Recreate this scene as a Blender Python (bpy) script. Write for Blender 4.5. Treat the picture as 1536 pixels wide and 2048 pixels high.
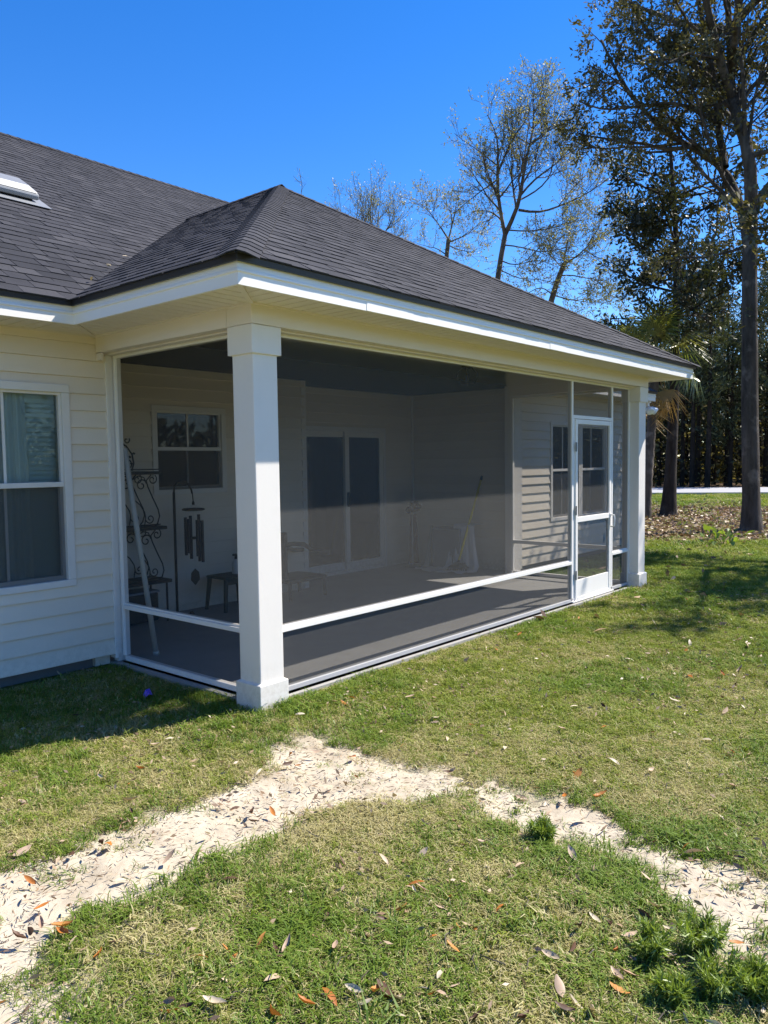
import bpy, math, random
import numpy as np
from mathutils import Vector, Matrix

for o in list(bpy.data.objects): bpy.data.objects.remove(o, do_unlink=True)
SC = bpy.context.scene
COL = SC.collection
RNG = np.random.default_rng(7)
random.seed(7)

# ------------------------------------------------------------------ camera
CAM = Vector((-3.2363, -3.8282, 1.5814))
RIGHT = Vector((0.64813506, -0.7614075, -0.01340011))
UP = Vector((0.05745636, 0.03134734, 0.99785576))
FWD = Vector((0.7593548, 0.64751522, -0.06406502))
F_PX = 1554.62
cam_d = bpy.data.cameras.new('camera')
cam_d.sensor_fit = 'VERTICAL'; cam_d.sensor_height = 36.0
cam_d.lens = F_PX / 2048 * 36.0
cam_d.clip_start = 0.05; cam_d.clip_end = 2000
cam = bpy.data.objects.new('camera', cam_d); COL.objects.link(cam)
m = Matrix.Identity(4)
for i, ax in enumerate((RIGHT, UP, -FWD)):
    for k in range(3): m[k][i] = ax[k]
m.translation = CAM
cam.matrix_world = m
SC.camera = cam

# ------------------------------------------------------------------ sky, sun, exposure
SUN_TRAVEL = Vector((-1.75, 1.0, -2.46)).normalized()
SUN_EL = math.asin(-SUN_TRAVEL.z)
SUN_AZ = math.atan2(-SUN_TRAVEL.x, -SUN_TRAVEL.y)
W = bpy.data.worlds.new('World'); SC.world = W; W.use_nodes = True
wn = W.node_tree; bg = wn.nodes['Background']
sky = wn.nodes.new('ShaderNodeTexSky'); sky.sky_type = 'NISHITA'; sky.sun_disc = False
sky.sun_elevation = SUN_EL; sky.sun_rotation = SUN_AZ
sky.altitude = 900; sky.air_density = 1.0; sky.dust_density = 0.0; sky.ozone_density = 2.6
hs = wn.nodes.new('ShaderNodeHueSaturation'); hs.inputs['Saturation'].default_value = 1.37; hs.inputs['Hue'].default_value = 0.511
wn.links.new(sky.outputs[0], hs.inputs['Color']); wn.links.new(hs.outputs[0], bg.inputs[0])
bg.inputs[1].default_value = 0.122
sd = bpy.data.lights.new('sun', 'SUN'); sd.energy = 5.0; sd.angle = math.radians(0.53); sd.color = (1.0, 0.935, 0.83)
sun = bpy.data.objects.new('sun', sd); COL.objects.link(sun)
sun.rotation_euler = SUN_TRAVEL.to_track_quat('-Z', 'Y').to_euler(); sun.location = (20, -12, 30)
SC.view_settings.view_transform = 'Standard'; SC.view_settings.look = 'None'
SC.view_settings.gamma = 1.0; SC.view_settings.use_curve_mapping = False
SC.view_settings.exposure = 1.0
SC.cycles.use_denoising = True
SC.cycles.transparent_max_bounces = 32
SC.cycles.max_bounces = 8; SC.cycles.diffuse_bounces = 5
SC.cycles.sample_clamp_indirect = 6.0
SC.cycles.caustics_reflective = False; SC.cycles.caustics_refractive = False

# ------------------------------------------------------------------ helpers
def px_ray(u, v):
    d = FWD + RIGHT * ((u - 768) / F_PX) - UP * ((v - 1024) / F_PX)
    return d
def px_z(u, v, z):
    d = px_ray(u, v); t = (z - CAM.z) / d.z
    return CAM + d * t
def px_dist(u, v, dist):
    d = px_ray(u, v); h = math.hypot(d.x, d.y)
    return CAM + d * (dist / h)
def to_px(p):
    c = Vector(p) - CAM; w = c.dot(FWD)
    if w < 0.05: return None
    return 768 + F_PX * c.dot(RIGHT) / w, 1024 - F_PX * c.dot(UP) / w, w

class MB:
    def __init__(s): s.v = []; s.f = []
    def add(s, vs, fs):
        n = len(s.v); s.v += [tuple(p) for p in vs]; s.f += [tuple(i + n for i in f) for f in fs]; return s
    def box(s, x0, x1, y0, y1, z0, z1):
        return s.add([(x0,y0,z0),(x1,y0,z0),(x1,y1,z0),(x0,y1,z0),(x0,y0,z1),(x1,y0,z1),(x1,y1,z1),(x0,y1,z1)],
                     [(3,2,1,0),(4,5,6,7),(0,1,5,4),(1,2,6,5),(2,3,7,6),(3,0,4,7)])
    def loft(s, rings, cap=True):
        n = len(rings[0]); vs = [p for r in rings for p in r]; fs = []
        for k in range(len(rings) - 1):
            for i in range(n):
                j = (i + 1) % n
                fs.append((k*n+i, k*n+j, (k+1)*n+j, (k+1)*n+i))
        if cap:
            fs.append(tuple(range(n))[::-1]); fs.append(tuple((len(rings)-1)*n + i for i in range(n)))
        return s.add(vs, fs)
    def tube(s, pts, rad, seg=8, cap=True):
        pts = [Vector(p) for p in pts]; n = len(pts)
        rads = rad if hasattr(rad, '__len__') else [rad] * n
        rings = []; ref = None
        for i, p in enumerate(pts):
            t = (pts[min(i+1, n-1)] - pts[max(i-1, 0)]).normalized()
            if ref is None: ref = Vector((0,0,1)) if abs(t.z) < .9 else Vector((1,0,0))
            a = (ref - t * ref.dot(t)).normalized(); ref = a; b = t.cross(a)
            rings.append([p + (a * math.cos(q) + b * math.sin(q)) * rads[i] for q in [2*math.pi*k/seg for k in range(seg)]])
        return s.loft(rings, cap)
    def lathe(s, c, prof, seg=16):
        c = Vector(c)
        return s.loft([[c + Vector((r*math.cos(2*math.pi*k/seg), r*math.sin(2*math.pi*k/seg), z)) for k in range(seg)] for r, z in prof])
    def build(s, name, mat, parent=None, bevel=0, smooth=False):
        me = bpy.data.meshes.new(name); me.from_pydata(s.v, [], s.f); me.update()
        return link(name, me, mat, parent, bevel, smooth)

def link(name, me, mat, parent=None, bevel=0, smooth=False):
    if mat is not None and not me.materials: me.materials.append(mat)
    if smooth: me.polygons.foreach_set('use_smooth', [True] * len(me.polygons))
    o = bpy.data.objects.new(name, me); COL.objects.link(o)
    if parent is not None: o.parent = parent
    if bevel:
        b = o.modifiers.new('bevel', 'BEVEL'); b.width = bevel; b.segments = 2; b.limit_method = 'ANGLE'
    return o
def empty(name, loc=(0, 0, 0)):
    o = bpy.data.objects.new(name, None); COL.objects.link(o); o.location = loc; o.empty_display_size = .2; return o
def tag(o, label=None, cat=None, group=None, kind=None):
    if label: o['label'] = label
    if cat: o['category'] = cat
    if group: o['group'] = group
    if kind: o['kind'] = kind
    return o
def fast_mesh(name, V, loops, sizes, attr=None):
    me = bpy.data.meshes.new(name)
    V = np.asarray(V, np.float32); loops = np.asarray(loops, np.int32); sizes = np.asarray(sizes, np.int32)
    me.vertices.add(len(V)); me.vertices.foreach_set('co', V.ravel())
    me.loops.add(len(loops)); me.loops.foreach_set('vertex_index', loops)
    me.polygons.add(len(sizes)); st = np.concatenate([[0], np.cumsum(sizes)[:-1]]).astype(np.int32)
    me.polygons.foreach_set('loop_start', st)
    try: me.polygons.foreach_set('loop_total', sizes)
    except Exception: pass
    me.update(calc_edges=True); me.validate()
    for nm, arr in (attr or {}).items():
        a = me.attributes.new(nm, 'FLOAT', 'POINT'); a.data.foreach_set('value', np.asarray(arr, np.float32))
    return me

# ---- value noise for terrain and masks
def _h(ix, iy, s):
    n = (ix * 374761393 + iy * 668265263 + s * 974634777) & 0x7fffffff
    n = (n ^ (n >> 13)) * 1274126177 & 0x7fffffff
    return ((n ^ (n >> 16)) & 0xffff) / 65535.0
def vnoise(x, y, s=0):
    x = np.asarray(x, float); y = np.asarray(y, float)
    ix = np.floor(x).astype(np.int64); iy = np.floor(y).astype(np.int64); fx = x - ix; fy = y - iy
    fx = fx*fx*(3-2*fx); fy = fy*fy*(3-2*fy)
    a = _h(ix, iy, s); b = _h(ix+1, iy, s); c = _h(ix, iy+1, s); d = _h(ix+1, iy+1, s)
    return (a*(1-fx)+b*fx)*(1-fy) + (c*(1-fx)+d*fx)*fy
def fbm(x, y, s=0, o=4):
    r = 0; a = .5; t = 0
    for k in range(o):
        r = r + a * vnoise(x * 2**k, y * 2**k, s + k * 17); t += a; a *= .5
    return r / t
def sstep(a, b, x):
    t = np.clip((np.asarray(x, float) - a) / (b - a), 0, 1); return t*t*(3-2*t)

# ------------------------------------------------------------------ materials
def nodes(name):
    m = bpy.data.materials.new(name); m.use_nodes = True
    nt = m.node_tree; b = nt.nodes['Principled BSDF']; return m, nt, b
def mixc(nt, fac, a, b, mode='MIX'):
    n = nt.nodes.new('ShaderNodeMix'); n.data_type = 'RGBA'; n.blend_type = mode
    for sock, val in ((n.inputs[0], fac), (n.inputs[6], a), (n.inputs[7], b)):
        if hasattr(val, 'is_output'): nt.links.new(val, sock)
        elif isinstance(val, (int, float)): sock.default_value = val
        else: sock.default_value = (*val, 1)
    return n.outputs[2]
def noise(nt, scale, detail=4, rough=.6, vec=None, stretch=None):
    n = nt.nodes.new('ShaderNodeTexNoise'); n.inputs['Scale'].default_value = scale
    n.inputs['Detail'].default_value = detail; n.inputs['Roughness'].default_value = rough
    if vec is None:
        tc = nt.nodes.new('ShaderNodeTexCoord'); vec = tc.outputs['Object']
    if stretch:
        mp = nt.nodes.new('ShaderNodeMapping'); mp.inputs['Scale'].default_value = stretch
        nt.links.new(vec, mp.inputs['Vector']); vec = mp.outputs[0]
    nt.links.new(vec, n.inputs['Vector']); return n.outputs['Fac']
def ramp(nt, fac, stops):
    n = nt.nodes.new('ShaderNodeValToRGB'); e = n.color_ramp.elements
    while len(e) < len(stops): e.new(.5)
    for q, (p, c) in zip(e, stops):
        q.position = p; q.color = (*c, 1) if len(c) == 3 else c
    nt.links.new(fac, n.inputs[0]); return n.outputs[0]
def bump(nt, b, fac, strength, dist=.01):
    n = nt.nodes.new('ShaderNodeBump'); n.inputs['Strength'].default_value = strength; n.inputs['Distance'].default_value = dist
    nt.links.new(fac, n.inputs['Height']); nt.links.new(n.outputs[0], b.inputs['Normal'])
def plain(name, col, rough=.5, var=.08, scale=3.0, bstr=0, bscale=80, metal=0, stretch=None, dirt=None, dscale=2.0, damt=.3, spec=.5):
    m, nt, b = nodes(name)
    c = mixc(nt, noise(nt, scale, 5, .65, stretch=stretch), tuple(max(0, q*(1-var)) for q in col), tuple(min(1, q*(1+var)) for q in col))
    if dirt:
        d = ramp(nt, noise(nt, dscale, 7, .7), [(.5, (0,0,0)), (.8, (1,1,1))])
        mm = nt.nodes.new('ShaderNodeMath'); mm.operation = 'MULTIPLY'; mm.inputs[1].default_value = damt
        nt.links.new(d, mm.inputs[0]); c = mixc(nt, mm.outputs[0], c, dirt)
    nt.links.new(c, b.inputs['Base Color']); b.inputs['Roughness'].default_value = rough; b.inputs['Metallic'].default_value = metal
    b.inputs['Specular IOR Level'].default_value = spec
    if bstr: bump(nt, b, noise(nt, bscale, 4, .6), bstr)
    return m

M = {}
M['white'] = plain('white_trim_paint', (.76,.72,.67), .38, .03, 2.5, .05, 40, dirt=(.55,.52,.45), dscale=5, damt=.18)
def add_splash(m):
    nt = m.node_tree; b = nt.nodes['Principled BSDF']; src = b.inputs['Base Color'].links[0].from_socket
    tc = nt.nodes.new('ShaderNodeTexCoord'); sp = nt.nodes.new('ShaderNodeSeparateXYZ'); nt.links.new(tc.outputs['Object'], sp.inputs[0])
    mr = nt.nodes.new('ShaderNodeMapRange'); mr.inputs[1].default_value = .30; mr.inputs[2].default_value = -.03; mr.inputs[3].default_value = 0; mr.inputs[4].default_value = .38; nt.links.new(sp.outputs['Z'], mr.inputs[0])
    n = ramp(nt, noise(nt, 22, 6, .75), [(.42, (0,0,0)), (.62, (1,1,1))]); mu = nt.nodes.new('ShaderNodeMath'); mu.operation = 'MULTIPLY'; nt.links.new(mr.outputs[0], mu.inputs[0]); nt.links.new(n, mu.inputs[1])
    nt.links.new(mixc(nt, mu.outputs[0], src, (.36,.31,.22)), b.inputs['Base Color'])
def add_tone(m, amt):
    nt = m.node_tree; b = nt.nodes['Principled BSDF']; src = b.inputs['Base Color'].links[0].from_socket
    oi = nt.nodes.new('ShaderNodeObjectInfo'); mr = nt.nodes.new('ShaderNodeMapRange'); mr.inputs[3].default_value = 1-amt; mr.inputs[4].default_value = 1.0; nt.links.new(oi.outputs['Random'], mr.inputs[0])
    cb = nt.nodes.new('ShaderNodeCombineColor'); [nt.links.new(mr.outputs[0], cb.inputs[k]) for k in range(3)]
    nt.links.new(mixc(nt, 1.0, src, cb.outputs[0], 'MULTIPLY'), b.inputs['Base Color'])
add_splash(M['white'])
M['alum'] = plain('white_aluminium', (.83,.80,.76), .30, .03, 3, dirt=(.6,.58,.52), dscale=6, damt=.15)
M['fascia'] = plain('white_fascia_metal', (.85,.82,.78), .35, .02, 2, .04, 12)
M['sill'] = plain('dull_aluminium_sill', (.42,.42,.42), .4, .08, 6)
M['cream'] = plain('cream_wrap', (.74,.675,.62), .5, .03, 2, .03, 20)
M['soffit'] = plain('cream_soffit_vinyl', (.73,.665,.61), .55, .04, 3)
M['siding'] = plain('cream_vinyl_siding', (.80,.71,.585), .5, .05, 1.6, .12, 60, stretch=(1,1,6), dirt=(.55,.5,.4), dscale=1.2, damt=.15)
add_tone(M['siding'], .06); add_splash(M['siding'])
M['black_metal'] = plain('black_metal', (.012,.012,.013), .45, .2, 10)
M['drip'] = plain('black_drip_edge', (.015,.015,.018), .4, .2, 6)
M['iron'] = plain('dark_wrought_iron', (.012,.010,.010), .55, .2, 20)
M['concrete'] = plain('porch_concrete', (.315,.305,.29), .85, .14, 2.2, .15, 50, dirt=(.22,.2,.18), dscale=3, damt=.4)
M['found'] = plain('foundation_concrete', (.16,.155,.15), .9, .15, 4, .2, 30)
M['dark_room'] = plain('unlit_room_black', (.02,.02,.023), .9, .1, 2)  # near-black colour stands in for the darkness of unlit rooms
M['blind'] = plain('window_blind', (.78,.82,.80), .7, .06, 2)
M['curtain'] = plain('sheer_curtain', (.80,.82,.81), .9, .06, 6)
M['galv'] = plain('galvanised_vent', (.24,.25,.26), .5, .15, 5, metal=.3)
M['tube'] = plain('black_chime_tube', (.012,.012,.03), .35, .2, 5)
M['wood_dark'] = plain('dark_wood', (.03,.02,.014), .5, .3, 12)
M['green_plastic'] = plain('dark_green_plastic', (.02,.035,.03), .5, .1, 4)
M['pole'] = plain('pale_plastic_pipe', (.55,.55,.5), .5, .08, 4)
M['yellow'] = plain('yellow_broom_handle', (.80,.66,.07), .45, .08, 6)
M['black_plastic'] = plain('black_plastic', (.012,.012,.012), .5, .2, 8)
M['cloth'] = plain('white_drop_cloth', (.72,.73,.78), .95, .08, 5, .3, 25)
M['grey_box'] = plain('grey_plastic', (.25,.26,.28), .6, .08, 4)
M['bottle'] = plain('white_bottle_plastic', (.6,.62,.62), .4, .05, 5)
M['maroon'] = plain('maroon_fabric', (.10,.03,.03), .9, .2, 8)
M['purple'] = plain('purple_wrapper', (.10,.05,.45), .4, .15, 30)
M['bulb'] = plain('flood_lamp_glass', (.8,.8,.8), .15, .03, 5)

def glass(name, tint=(.9,.95,.95), refl=.10):
    m = bpy.data.materials.new(name); m.use_nodes = True; nt = m.node_tree; nt.nodes.clear()
    out = nt.nodes.new('ShaderNodeOutputMaterial'); mx = nt.nodes.new('ShaderNodeMixShader')
    t = nt.nodes.new('ShaderNodeBsdfTransparent'); t.inputs[0].default_value = (*tint, 1)
    g = nt.nodes.new('ShaderNodeBsdfGlossy'); g.inputs['Roughness'].default_value = .015; g.inputs['Color'].default_value = (.7,.7,.7,1)
    lw = nt.nodes.new('ShaderNodeFresnel'); lw.inputs[0].default_value = 1.5
    ad = nt.nodes.new('ShaderNodeMath'); ad.operation = 'MULTIPLY_ADD'; ad.inputs[1].default_value = 1.0; ad.inputs[2].default_value = refl * .3
    nt.links.new(lw.outputs[0], ad.inputs[0]); nt.links.new(ad.outputs[0], mx.inputs[0])
    nt.links.new(t.outputs[0], mx.inputs[1]); nt.links.new(g.outputs[0], mx.inputs[2]); nt.links.new(mx.outputs[0], out.inputs[0])
    return m
M['glass'] = glass('window_glass', (.84,.90,.89), 0)
M['glass_dark'] = glass('dark_window_glass', (.35,.4,.45), 0)

def screen_mat(name, cover, col):
    m = bpy.data.materials.new(name); m.use_nodes = True; nt = m.node_tree; nt.nodes.clear()
    out = nt.nodes.new('ShaderNodeOutputMaterial'); mx = nt.nodes.new('ShaderNodeMixShader')
    t = nt.nodes.new('ShaderNodeBsdfTransparent'); d = nt.nodes.new('ShaderNodeBsdfDiffuse')
    n = noise(nt, 26, 4, .75, stretch=(.6, .6, 5))
    c = ramp(nt, n, [(.3, tuple(q*.72 for q in col)), (.7, tuple(q*1.25 for q in col))]); nt.links.new(c, d.inputs[0])
    n2 = noise(nt, 1.3, 3, .6)
    mr = nt.nodes.new('ShaderNodeMapRange'); mr.inputs[3].default_value = cover - .03; mr.inputs[4].default_value = cover + .03
    nt.links.new(n2, mr.inputs[0]); nt.links.new(mr.outputs[0], mx.inputs[0])
    nt.links.new(t.outputs[0], mx.inputs[1]); nt.links.new(d.outputs[0], mx.inputs[2]); nt.links.new(mx.outputs[0], out.inputs[0])
    return m
M['screen'] = screen_mat('charcoal_insect_screen', .55, (.090,.090,.088)); M['screen_side'] = screen_mat('charcoal_side_screen', .33, (.11,.106,.10))

# shingles: charcoal granules, tone per shingle from an attribute
m, nt, b = nodes('charcoal_shingle'); M['shingle'] = m
at = nt.nodes.new('ShaderNodeAttribute'); at.attribute_name = 'tone'
base = ramp(nt, at.outputs['Fac'], [(0, (.031,.032,.038)), (.5, (.052,.052,.060)), (1, (.080,.079,.086))])
gr = noise(nt, 320, 2, .8); c = mixc(nt, .75, base, ramp(nt, gr, [(.3, (.35,.35,.35)), (.7, (1.0,1.0,1.0))]), 'MULTIPLY')
st = ramp(nt, noise(nt, 1.1, 7, .72), [(.35, (.72,.73,.75)), (.68, (1.18,1.17,1.17))]); c = mixc(nt, 1.0, c, st, 'MULTIPLY')
nt.links.new(c, b.inputs['Base Color']); b.inputs['Roughness'].default_value = .9; b.inputs['Specular IOR Level'].default_value = .25
bump(nt, b, gr, .35, .004)

def leaf_mat(name, cols, trans=.35, rough=.5, attr=None, gloss=.06):
    m = bpy.data.materials.new(name); m.use_nodes = True; nt = m.node_tree; nt.nodes.clear()
    out = nt.nodes.new('ShaderNodeOutputMaterial')
    if attr:
        a = nt.nodes.new('ShaderNodeAttribute'); a.attribute_name = attr; fac = a.outputs['Fac']
    else:
        a = nt.nodes.new('ShaderNodeObjectInfo'); fac = a.outputs['Random']
    n = len(cols); c = ramp(nt, fac, [(i/(n-1) if n > 1 else 0, q) for i, q in enumerate(cols)])
    d = nt.nodes.new('ShaderNodeBsdfDiffuse'); t = nt.nodes.new('ShaderNodeBsdfTranslucent'); g = nt.nodes.new('ShaderNodeBsdfGlossy')
    g.inputs['Roughness'].default_value = rough; g.inputs['Color'].default_value = (1,1,1,1)
    nt.links.new(c, d.inputs[0])
    tc = mixc(nt, 1.0, c, (1.15,1.1,.6), 'MULTIPLY'); nt.links.new(tc, t.inputs[0])
    m1 = nt.nodes.new('ShaderNodeMixShader'); m1.inputs[0].default_value = trans
    nt.links.new(d.outputs[0], m1.inputs[1]); nt.links.new(t.outputs[0], m1.inputs[2])
    m2 = nt.nodes.new('ShaderNodeMixShader'); m2.inputs[0].default_value = gloss
    nt.links.new(m1.outputs[0], m2.inputs[1]); nt.links.new(g.outputs[0], m2.inputs[2]); nt.links.new(m2.outputs[0], out.inputs[0])
    return m
M['grass_green'] = leaf_mat('lawn_grass_green', [(.140,.195,.020), (.205,.265,.034), (.295,.335,.062)], .35, gloss=.025)
M['grass_lush'] = leaf_mat('lawn_grass_lush', [(.11,.185,.020), (.18,.26,.034)], .35, gloss=.025)
M['grass_dry'] = leaf_mat('lawn_grass_dry', [(.38,.335,.15), (.50,.44,.23), (.32,.305,.10)], .25, gloss=.02)
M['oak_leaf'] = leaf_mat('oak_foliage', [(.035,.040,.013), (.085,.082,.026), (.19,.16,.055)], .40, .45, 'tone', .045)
M['dark_leaf'] = leaf_mat('dark_evergreen_foliage', [(.014,.020,.007), (.034,.042,.014), (.08,.08,.025)], .35, .45, 'tone', .04)
M['bud_leaf'] = leaf_mat('budding_foliage', [(.20,.20,.07), (.32,.31,.115), (.44,.41,.20)], .42, .5, 'tone', .05)
M['yellow_leaf'] = leaf_mat('fresh_spring_foliage', [(.15,.16,.03), (.26,.26,.06), (.34,.31,.12)], .45, .5, 'tone', .05)
M['pine'] = leaf_mat('pine_needles', [(.028,.04,.017), (.065,.085,.034), (.13,.145,.06)], .2, .5, 'tone', .04)
M['under'] = leaf_mat('undergrowth_foliage', [(.02,.021,.009), (.085,.08,.03), (.24,.20,.08)], .45, .5, 'tone', .02)
M['palm'] = leaf_mat('palm_frond', [(.11,.15,.03), (.21,.24,.055), (.32,.32,.10)], .45, .4, None, .06)
M['palm_dead'] = leaf_mat('dead_palm_frond', [(.30,.19,.06), (.42,.28,.10)], .35, .6, None, .03)
M['weed'] = leaf_mat('bright_weed', [(.15,.24,.03), (.25,.34,.055)], .4, .5, 'tone', .05)
M['leaf_orange'] = leaf_mat('orange_dead_leaf', [(.46,.17,.035), (.34,.12,.03), (.52,.24,.07)], .15, .5, None, .02)
M['leaf_tan'] = leaf_mat('tan_dead_leaf', [(.42,.30,.21), (.52,.40,.28), (.36,.23,.16)], .12, .5, None, .02)
M['leaf_pale'] = leaf_mat('pale_dead_leaf', [(.50,.42,.30), (.58,.50,.37)], .12, .5, None, .02)
M['leaf_dark'] = leaf_mat('dark_dead_leaf', [(.07,.04,.028), (.12,.065,.04)], .08, .5, None, .02)
M['litter'] = leaf_mat('leaf_litter', [(.09,.05,.03), (.25,.16,.09), (.42,.31,.20)], .1, .5, 'tone', .05)

def bark(name, a, b2, scale=6):
    m, nt, b = nodes(name)
    n = noise(nt, scale, 8, .7, stretch=(1,1,.22)); c = ramp(nt, n, [(.3, a), (.7, b2)])
    l = ramp(nt, noise(nt, 2.3, 5, .6), [(.55, (0,0,0)), (.7, (1,1,1))]); c = mixc(nt, l, c, tuple(q*1.5+.01 for q in b2))
    nt.links.new(c, b.inputs['Base Color']); b.inputs['Roughness'].default_value = .95; b.inputs['Specular IOR Level'].default_value = .2
    bump(nt, b, n, 1.0, .05); return m
M['bark_oak'] = bark('oak_bark', (.03,.025,.02), (.12,.105,.09))
M['bark_dark'] = bark('dark_bark', (.014,.011,.009), (.065,.055,.045))
M['bark_grey'] = bark('grey_bark', (.05,.042,.034), (.17,.145,.115))
M['bark_pine'] = bark('pine_bark', (.012,.009,.007), (.05,.036,.026))

# ground, sand, road
m, nt, b = nodes('lawn_soil'); M['lawn'] = m
lit = nt.nodes.new('ShaderNodeAttribute'); lit.attribute_name = 'litter'
n1 = noise(nt, 1.1, 6, .65); n2 = noise(nt, 28, 5, .75)
g = ramp(nt, n1, [(.32, (.15,.18,.035)), (.5, (.22,.23,.065)), (.68, (.29,.265,.12))])
g = mixc(nt, .8, g, ramp(nt, n2, [(.25, (.30,.32,.25)), (.75, (1.15,1.1,1.0))]), 'MULTIPLY')
lt = ramp(nt, noise(nt, 9, 6, .8), [(.25, (.06,.04,.025)), (.5, (.19,.13,.08)), (.75, (.36,.27,.17))])
sdy = nt.nodes.new('ShaderNodeAttribute'); sdy.attribute_name = 'sandy'; g = mixc(nt, sdy.outputs['Fac'], g, (.46,.40,.30)); c = mixc(nt, lit.outputs['Fac'], g, lt); nt.links.new(c, b.inputs['Base Color'])
b.inputs['Roughness'].default_value = 1; b.inputs['Specular IOR Level'].default_value = .1; bump(nt, b, n2, .8, .03)
m, nt, b = nodes('pale_sand'); M['sand'] = m
n1 = noise(nt, 3.5, 6, .7); n2 = noise(nt, 90, 4, .8)
c = ramp(nt, n1, [(.25, (.31,.25,.175)), (.5, (.46,.40,.305)), (.75, (.55,.49,.39))])
c = mixc(nt, .5, c, ramp(nt, n2, [(.2, (.55,.5,.45)), (.5, (1,1,1))]), 'MULTIPLY')
nt.links.new(c, b.inputs['Base Color']); b.inputs['Roughness'].default_value = .95; b.inputs['Specular IOR Level'].default_value = .2
bump(nt, b, n2, .5, .006)
M['road'] = plain('pale_road', (.33,.33,.34), .85, .08, 2, .1, 40)

# ------------------------------------------------------------------ dimensions (metres, fitted to the photograph)
PL = 6.31                    # porch length, outer faces of the posts
PW = .204                    # post width
YW = 1.868                   # plane of the main back wall
YB, YD = 3.294, 3.79         # porch back walls: beside the step, and the one with the sliding door
XS = 3.586                   # the step between them
XR = 6.40                    # right porch side wall
SX = .12                     # set-back of the screens
ZT, ZBT, ZS = 2.43, 2.461, 2.588   # top of screens, underside and top of the beam
ZFB, ZFT = 2.573, 2.713      # fascia
OVX, OVF, OVR, OVM = .43, .40, .49, .47
YE = YW - OVM
SL = .583                    # roof slope
XL, XE = -9.0, 9.92          # ends of the house
YBK = 13.4

# ------------------------------------------------------------------ ground
SAND_L = [(-3.3,-.75),(-2.6,-.62),(-1.88,-.50),(-1.69,-.64),(-1.27,-.60),(-.90,-.62),(-.635,-.63),(-.45,-.50),(-.25,-.40),(-.075,-.50),(-.03,-.75),(-.03,-1.05),(.06,-1.35),(.05,-1.52),(-.09,-1.68),(-.38,-1.60),(-.56,-1.30),(-.98,-1.27),(-1.36,-1.20),(-1.74,-1.25),(-1.97,-1.15),(-2.02,-1.34),(-2.12,-1.56),(-2.22,-2.0),(-2.9,-2.3),(-3.5,-1.8)]
SAND_R = [(-.22,-1.80),(.03,-1.74),(.12,-2.08),(.06,-2.22),(.02,-2.40),(-.03,-2.56),(-.08,-2.66),(-.06,-2.85),(-.10,-3.0),(-.05,-3.3),(-.2,-3.7),(-.6,-3.6),(-.62,-3.2),(-.58,-3.08),(-.50,-2.93),(-.44,-2.80),(-.30,-2.66),(-.33,-2.48),(-.30,-2.31),(-.22,-2.20),(-.14,-2.1)]
def poly_sd(px, py, poly):
    px = np.asarray(px, float); py = np.asarray(py, float)
    d = np.full(px.shape, 1e9); ins = np.zeros(px.shape, bool); n = len(poly)
    for i in range(n):
        ax, ay = poly[i]; bx, by = poly[(i+1) % n]; ex, ey = bx-ax, by-ay
        t = np.clip(((px-ax)*ex + (py-ay)*ey) / (ex*ex+ey*ey), 0, 1)
        d = np.minimum(d, np.hypot(px-ax-t*ex, py-ay-t*ey))
        c = ((ay > py) != (by > py)) & (px < (bx-ax)*(py-ay)/((by-ay) if by != ay else 1e-9) + ax); ins ^= c
    return np.where(ins, -d, d)
def sand_sd(x, y):
    """signed distance to the worn sand, negative inside, with a ragged edge"""
    wob = (fbm(np.asarray(x)*4, np.asarray(y)*4, 3) - .5) * .26 + (fbm(np.asarray(x)*17, np.asarray(y)*17, 4, 3) - .5) * .20
    l = poly_sd(x, y, SAND_L) + wob
    r = poly_sd(x, y, SAND_R) + wob + (fbm(np.asarray(x)*6, np.asarray(y)*6, 9) - .55) * .18
    return np.minimum(l + .018, r - .012)
def gz(x, y):
    x = np.asarray(x, float); y = np.asarray(y, float)
    z = -.075 + .05 * sstep(-1, 6, x) * sstep(4, -2, np.abs(y)) + (fbm(x*.35, y*.35, 5, 2) - .5) * .10
    z = z + (fbm(x*2.2, y*2.2, 8, 3) - .5) * .03
    z = z - .12 * sstep(8, 22, x)
    dp = np.hypot(np.maximum(np.maximum(-x, x - 6.4), 0), np.maximum(-y, 0)); dh = np.hypot(np.maximum(np.maximum(-9 - x, x - 9.92), 0), np.maximum(1.87 - y, 0))
    near = sstep(.8, .05, np.minimum(dp, dh))
    return z * (1 - near) - .030 * near
def gz1(x, y): return float(gz(np.array([x]), np.array([y]))[0])

def axis(lo, hi, flo, fhi, fine, coarse):
    a = list(np.arange(flo, fhi, fine)); x = fhi; st = fine
    while x < hi: a.append(x); st = min(st*1.25, coarse); x += st
    a.append(hi); x = flo; st = fine
    while x > lo: st = min(st*1.25, coarse); x -= st; a.insert(0, max(x, lo))
    return np.array(a)
gxs = axis(-260, 400, -5, 14, .11, 30); gys = axis(-260, 400, -7, 9, .11, 30)
GX, GY = np.meshgrid(gxs, gys, indexing='ij')
GZ = gz(GX, GY)
sdg = sand_sd(GX, GY); GZ = GZ - .018 * sstep(.02, -.06, sdg)
inside = ((GX > .25) & (GX < 6.2) & (GY > .25) & (GY < 13)) | ((GX > XL+.2) & (GX < XE-.2) & (GY > YW+.2) & (GY < 13))
GZ = np.where(inside, -.45, GZ)
nx, ny = GX.shape
V = np.stack([GX.ravel(), GY.ravel(), GZ.ravel()], 1)
I, J = np.meshgrid(np.arange(nx-1), np.arange(ny-1), indexing='ij')
q = np.stack([I*ny+J, (I+1)*ny+J, (I+1)*ny+J+1, I*ny+J+1], -1).reshape(-1)
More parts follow.
